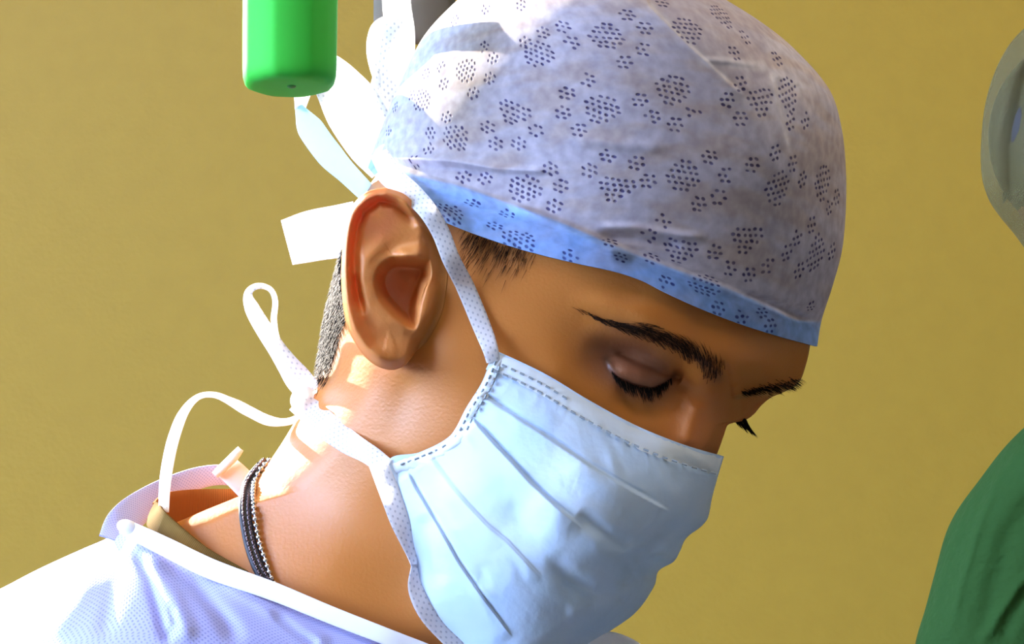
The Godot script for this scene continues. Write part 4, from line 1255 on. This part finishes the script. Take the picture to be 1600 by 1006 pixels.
# ---------------------------------------------------------------- lamp handle and post
func build_lamp() -> void:
	var lamp := thing("lamp_handle", "bright green plastic handle of a surgical lamp hanging in at the top left", "lamp handle", at(452, 137, 330))
	var s := Soup.new()
	var P := PackedVector3Array()
	var prof := [[0.0, 0.0], [0.25, 0.0], [0.55, -0.2], [0.78, -0.9], [0.89, -2.8], [0.955, -6.2], [0.99, -12.0], [1.0, -20.0], [1.01, -60.0], [1.02, -130.0], [1.03, -210.0], [1.03, -260.0], [0.9, -268.0], [0.0, -268.0]]
	var n := 96
	for r in prof:
		for i in n:
			var a := TAU * i / n
			# a softened octagon
			var b := fposmod(a + PI / 8.0 + 0.12, PI / 4.0) - PI / 8.0
			var oct := cos(PI / 8.0) / cos(b)
			var rad: float = 71.0 * r[0] * lerpf(1.0, oct * 1.04, 0.4)
			var p := Vector3(cos(a) * rad, -r[1] * 1.6 - 2.0, sin(a) * rad) * K
			P.append(p.rotated(Vector3(1, 0, 0), -0.20))
	s.put(P, n, prof.size(), true, true)
	var green := mat(Color(0.24, 0.75, 0.25), 0.6, 0.3)
	green.subsurf_scatter_enabled = true
	green.subsurf_scatter_strength = 0.15
	obj("grip", s.mesh(), green, lamp)
	s = Soup.new()
	var q := PackedVector3Array()
	for j in 9:              # the moulding nub under the grip
		var b := PI * j / 8.0
		for i in 14:
			var a := TAU * i / 14.0
			q.append((Vector3(sin(b) * cos(a) * 7.0, cos(b) * 3.5 - 2.0, sin(b) * sin(a) * 7.0) * K + Vector3(0.001, 0, 0.004)).rotated(Vector3(1, 0, 0), -0.20))
	s.put(q, 14, 9, true, false)
	obj("moulding_nub", s.mesh(), mat(Color(0.10, 0.48, 0.16), 0.5), lamp)
	var rod := CylinderMesh.new()
	rod.top_radius = 0.011; rod.bottom_radius = 0.011; rod.height = 1.9
	var o := obj("stem", rod, mat(Color(0.6, 0.6, 0.58), 0.4), lamp)
	o.position = Vector3(0, 0.09 + 0.95, -0.02)
	# a grey post behind the ties
	var post := thing("equipment_post", "grey post at the top edge behind the white cap ties", "post", at(648, 20, -700))
	var bm := block(Vector3(-0.016, -0.012, -0.012), Vector3(0.016, 1.9, 0.012), 0.003)
	obj("post_body", bm, mat(Color(0.50, 0.48, 0.42), 0.6), post)

# ---------------------------------------------------------------- the room
func wall_material(c: Color) -> StandardMaterial3D:
	var m := mat(c, 0.62, 0.45)
	m.uv1_triplanar = true
	m.uv1_world_triplanar = true
	m.uv1_scale = Vector3.ONE * 1.4
	m.uv1_offset = Vector3(0.5, 0.4, 0.0)
	m.albedo_texture = noise_tex(0.03, 1024, 5, 8, Color(0.97, 0.965, 0.95), Color(1, 1, 1))
	m.heightmap_enabled = true
	m.heightmap_texture = noise_tex(0.13, 1024, 4, 9)
	m.heightmap_scale = 0.03
	return m

func build_room() -> void:
	var yellow := wall_material(Color(0.715, 0.572, 0.170))
	var put := func(called: String, lo: Vector3, hi: Vector3, m: Material, parent: Node = self) -> Node3D:
		return obj(called, block(lo, hi, 0.006), m, parent, "", "structure" if parent == self else "")
	var white := mat(Color(0.85, 0.85, 0.84), 0.5)
	var pale := mat(Color(0.60, 0.59, 0.56), 0.7)
	put.call("wall_right", Vector3(2.6, 0, -1.45), Vector3(2.8, 3.6, 3.4), pale)
	put.call("wall_front", Vector3(-2.1, 0, 3.4), Vector3(2.8, 3.6, 3.6), pale)
	put.call("floor", Vector3(-2.1, -0.2, -1.45), Vector3(2.8, 0, 3.6), mat(Color(0.42, 0.44, 0.43), 0.4))
	put.call("ceiling", Vector3(-2.1, 3.6, -1.45), Vector3(2.8, 3.8, 3.6), mat(Color(0.78, 0.78, 0.76), 0.9))
	# the back wall; its unseen left window is shaped to limit the sun
	var plain := func(called: String) -> Node3D:
		var o := Node3D.new()
		o.name = called
		o.set_meta("kind", "structure")
		add_child(o, true)
		return o
	var back: Node3D = plain.call("wall_back")
	put.call("wall_panel", Vector3(SUN_X1, 0, -1.45), Vector3(2.6, 3.6, -1.25), yellow, back)
	put.call("wall_panel", Vector3(-1.9, 0, -1.45), Vector3(SUN_X0, 3.6, -1.25), yellow, back)
	put.call("wall_panel", Vector3(SUN_X0, 0, -1.45), Vector3(SUN_X1, SUN_Y0, -1.25), yellow, back)
	put.call("wall_panel", Vector3(SUN_X0, SUN_Y1, -1.45), Vector3(SUN_X1, 3.6, -1.25), yellow, back)
	var w1: Node3D = plain.call("unseen_window_1")
	put.call("unseen_window_sill", Vector3(SUN_X0 - 0.02, SUN_Y0 - 0.03, -1.47), Vector3(SUN_X1 + 0.02, SUN_Y0, -1.22), white, w1)
	# the left wall; its unseen wide window is placed for soft side light
	var left: Node3D = plain.call("wall_left")
	put.call("wall_panel", Vector3(-2.1, 0, -1.45), Vector3(-1.9, SIDE_Y0, 3.4), yellow, left)
	put.call("wall_panel", Vector3(-2.1, SIDE_Y1, -1.45), Vector3(-1.9, 3.6, 3.4), yellow, left)
	put.call("wall_panel", Vector3(-2.1, SIDE_Y0, -1.45), Vector3(-1.9, SIDE_Y1, SIDE_Z0), yellow, left)
	put.call("wall_panel", Vector3(-2.1, SIDE_Y0, SIDE_Z1), Vector3(-1.9, SIDE_Y1, 3.4), yellow, left)
	var w2: Node3D = plain.call("unseen_window_2")
	put.call("unseen_window_sill", Vector3(-2.12, SIDE_Y0 - 0.04, SIDE_Z0 - 0.02), Vector3(-1.85, SIDE_Y0, SIDE_Z1 + 0.02), white, w2)
	put.call("unseen_window_jamb", Vector3(-2.04, SIDE_Y0, SIDE_Z0), Vector3(-1.96, SIDE_Y1, SIDE_Z0 + 0.03), white, w2)
	put.call("unseen_window_jamb", Vector3(-2.04, SIDE_Y0, SIDE_Z1 - 0.03), Vector3(-1.96, SIDE_Y1, SIDE_Z1), white, w2)

const SUN_X0 := -1.75
const SUN_X1 := -1.02
const SUN_Y0 := 1.75
const SUN_Y1 := 2.41
const SIDE_Z0 := -0.1
const SIDE_Z1 := 1.3
const SIDE_Y0 := 0.95
const SIDE_Y1 := 2.9

func build_unseen_ceiling_light(x: float, z: float, sx: float, sz: float, energy: float, tint: Color) -> void:  # unseen panels out of view, placed to light the surgeon and the wall
	var t := thing("unseen_ceiling_light", "unseen square ceiling panel, out of view, placed to light the surgeon" if sx == sz else "unseen narrow ceiling panel, out of view, placed to light the mustard wall", "ceiling light", Vector3(x, 3.6, z))
	t.set_meta("group", "unseen ceiling panels")
	obj("unseen_panel_frame", block(Vector3(-sx / 2 - 0.03, -0.05, -sz / 2 - 0.03), Vector3(sx / 2 + 0.03, 0.0, sz / 2 + 0.03), 0.004), mat(Color(0.8, 0.8, 0.8), 0.5), t)
	var glow := mat(Color(0.9, 0.9, 0.9), 0.6)
	glow.emission_enabled = true
	glow.emission = tint
	glow.emission_energy_multiplier = 0.8
	obj("unseen_panel", block(Vector3(-sx / 2, -0.06, -sz / 2), Vector3(sx / 2, -0.045, sz / 2), 0.002), glow, t)
	var a := AreaLight3D.new()
	a.name = "unseen_panel_light"
	a.area_size = Vector2(sx, sz)
	a.light_energy = energy
	a.light_color = tint
	a.shadow_enabled = true
	a.position = Vector3(0, -0.07, 0)
	a.rotation_degrees = Vector3(-90, 0, 0)
	t.add_child(a, true)

func _ready() -> void:
	# camera, sky, sun, exposure
	var cam := Camera3D.new()
	cam.name = "camera"
	cam.position = Vector3(0, EYE_Y, EYE)
	cam.fov = rad_to_deg(2.0 * atan(503.0 * K / EYE))
	cam.near = 0.05
	cam.far = 60.0
	add_child(cam)
	var env := Environment.new()
	env.tonemap_mode = Environment.TONE_MAPPER_LINEAR
	env.tonemap_exposure = 1.16
	env.background_mode = Environment.BG_SKY
	var sky := Sky.new()
	var sm := ProceduralSkyMaterial.new()
	sm.sky_top_color = Color(0.55, 0.66, 0.88)
	sm.sky_horizon_color = Color(0.78, 0.86, 0.95)
	sm.ground_bottom_color = Color(0.5, 0.5, 0.45)
	sm.ground_horizon_color = Color(0.7, 0.72, 0.7)
	sm.sun_angle_max = 0.0
	sm.sky_energy_multiplier = 4.6
	sky.sky_material = sm
	env.sky = sky
	env.sdfgi_enabled = true
	env.ssao_enabled = true
	env.ssil_enabled = true
	var we := WorldEnvironment.new()
	we.name = "environment"
	we.environment = env
	add_child(we)
	var sun := DirectionalLight3D.new()
	sun.name = "sun"
	sun.look_at_from_position(Vector3(-0.60, 0.38, -0.74) * 5.0, Vector3.ZERO, Vector3.UP)
	sun.light_energy = 8.0
	sun.light_color = Color(1.0, 0.96, 0.9)
	sun.light_angular_distance = 0.6
	sun.shadow_enabled = true
	sun.sky_mode = DirectionalLight3D.SKY_MODE_LIGHT_ONLY
	add_child(sun)
	build_room()
	build_unseen_ceiling_light(-0.4, 1.2, 1.2, 1.2, 2.2, Color(1.0, 0.98, 0.95))
	build_unseen_ceiling_light(1.2, -0.9, 1.2, 0.5, 4.0, Color(1.0, 0.93, 0.82))
	# the surgeon
	set_up_head()
	var person := thing("person", "masked surgeon in pale blue patterned cap and lilac gown, head bent down", "person")
	build_body(person)
	build_hair(person)
	build_cap(person)
	var white := fleece()
	build_ties(person, white)
	build_mask(person, white)
	build_gown(person)
	build_shirt(person)
	build_necklaces(person)
	build_helper()
	build_lamp()
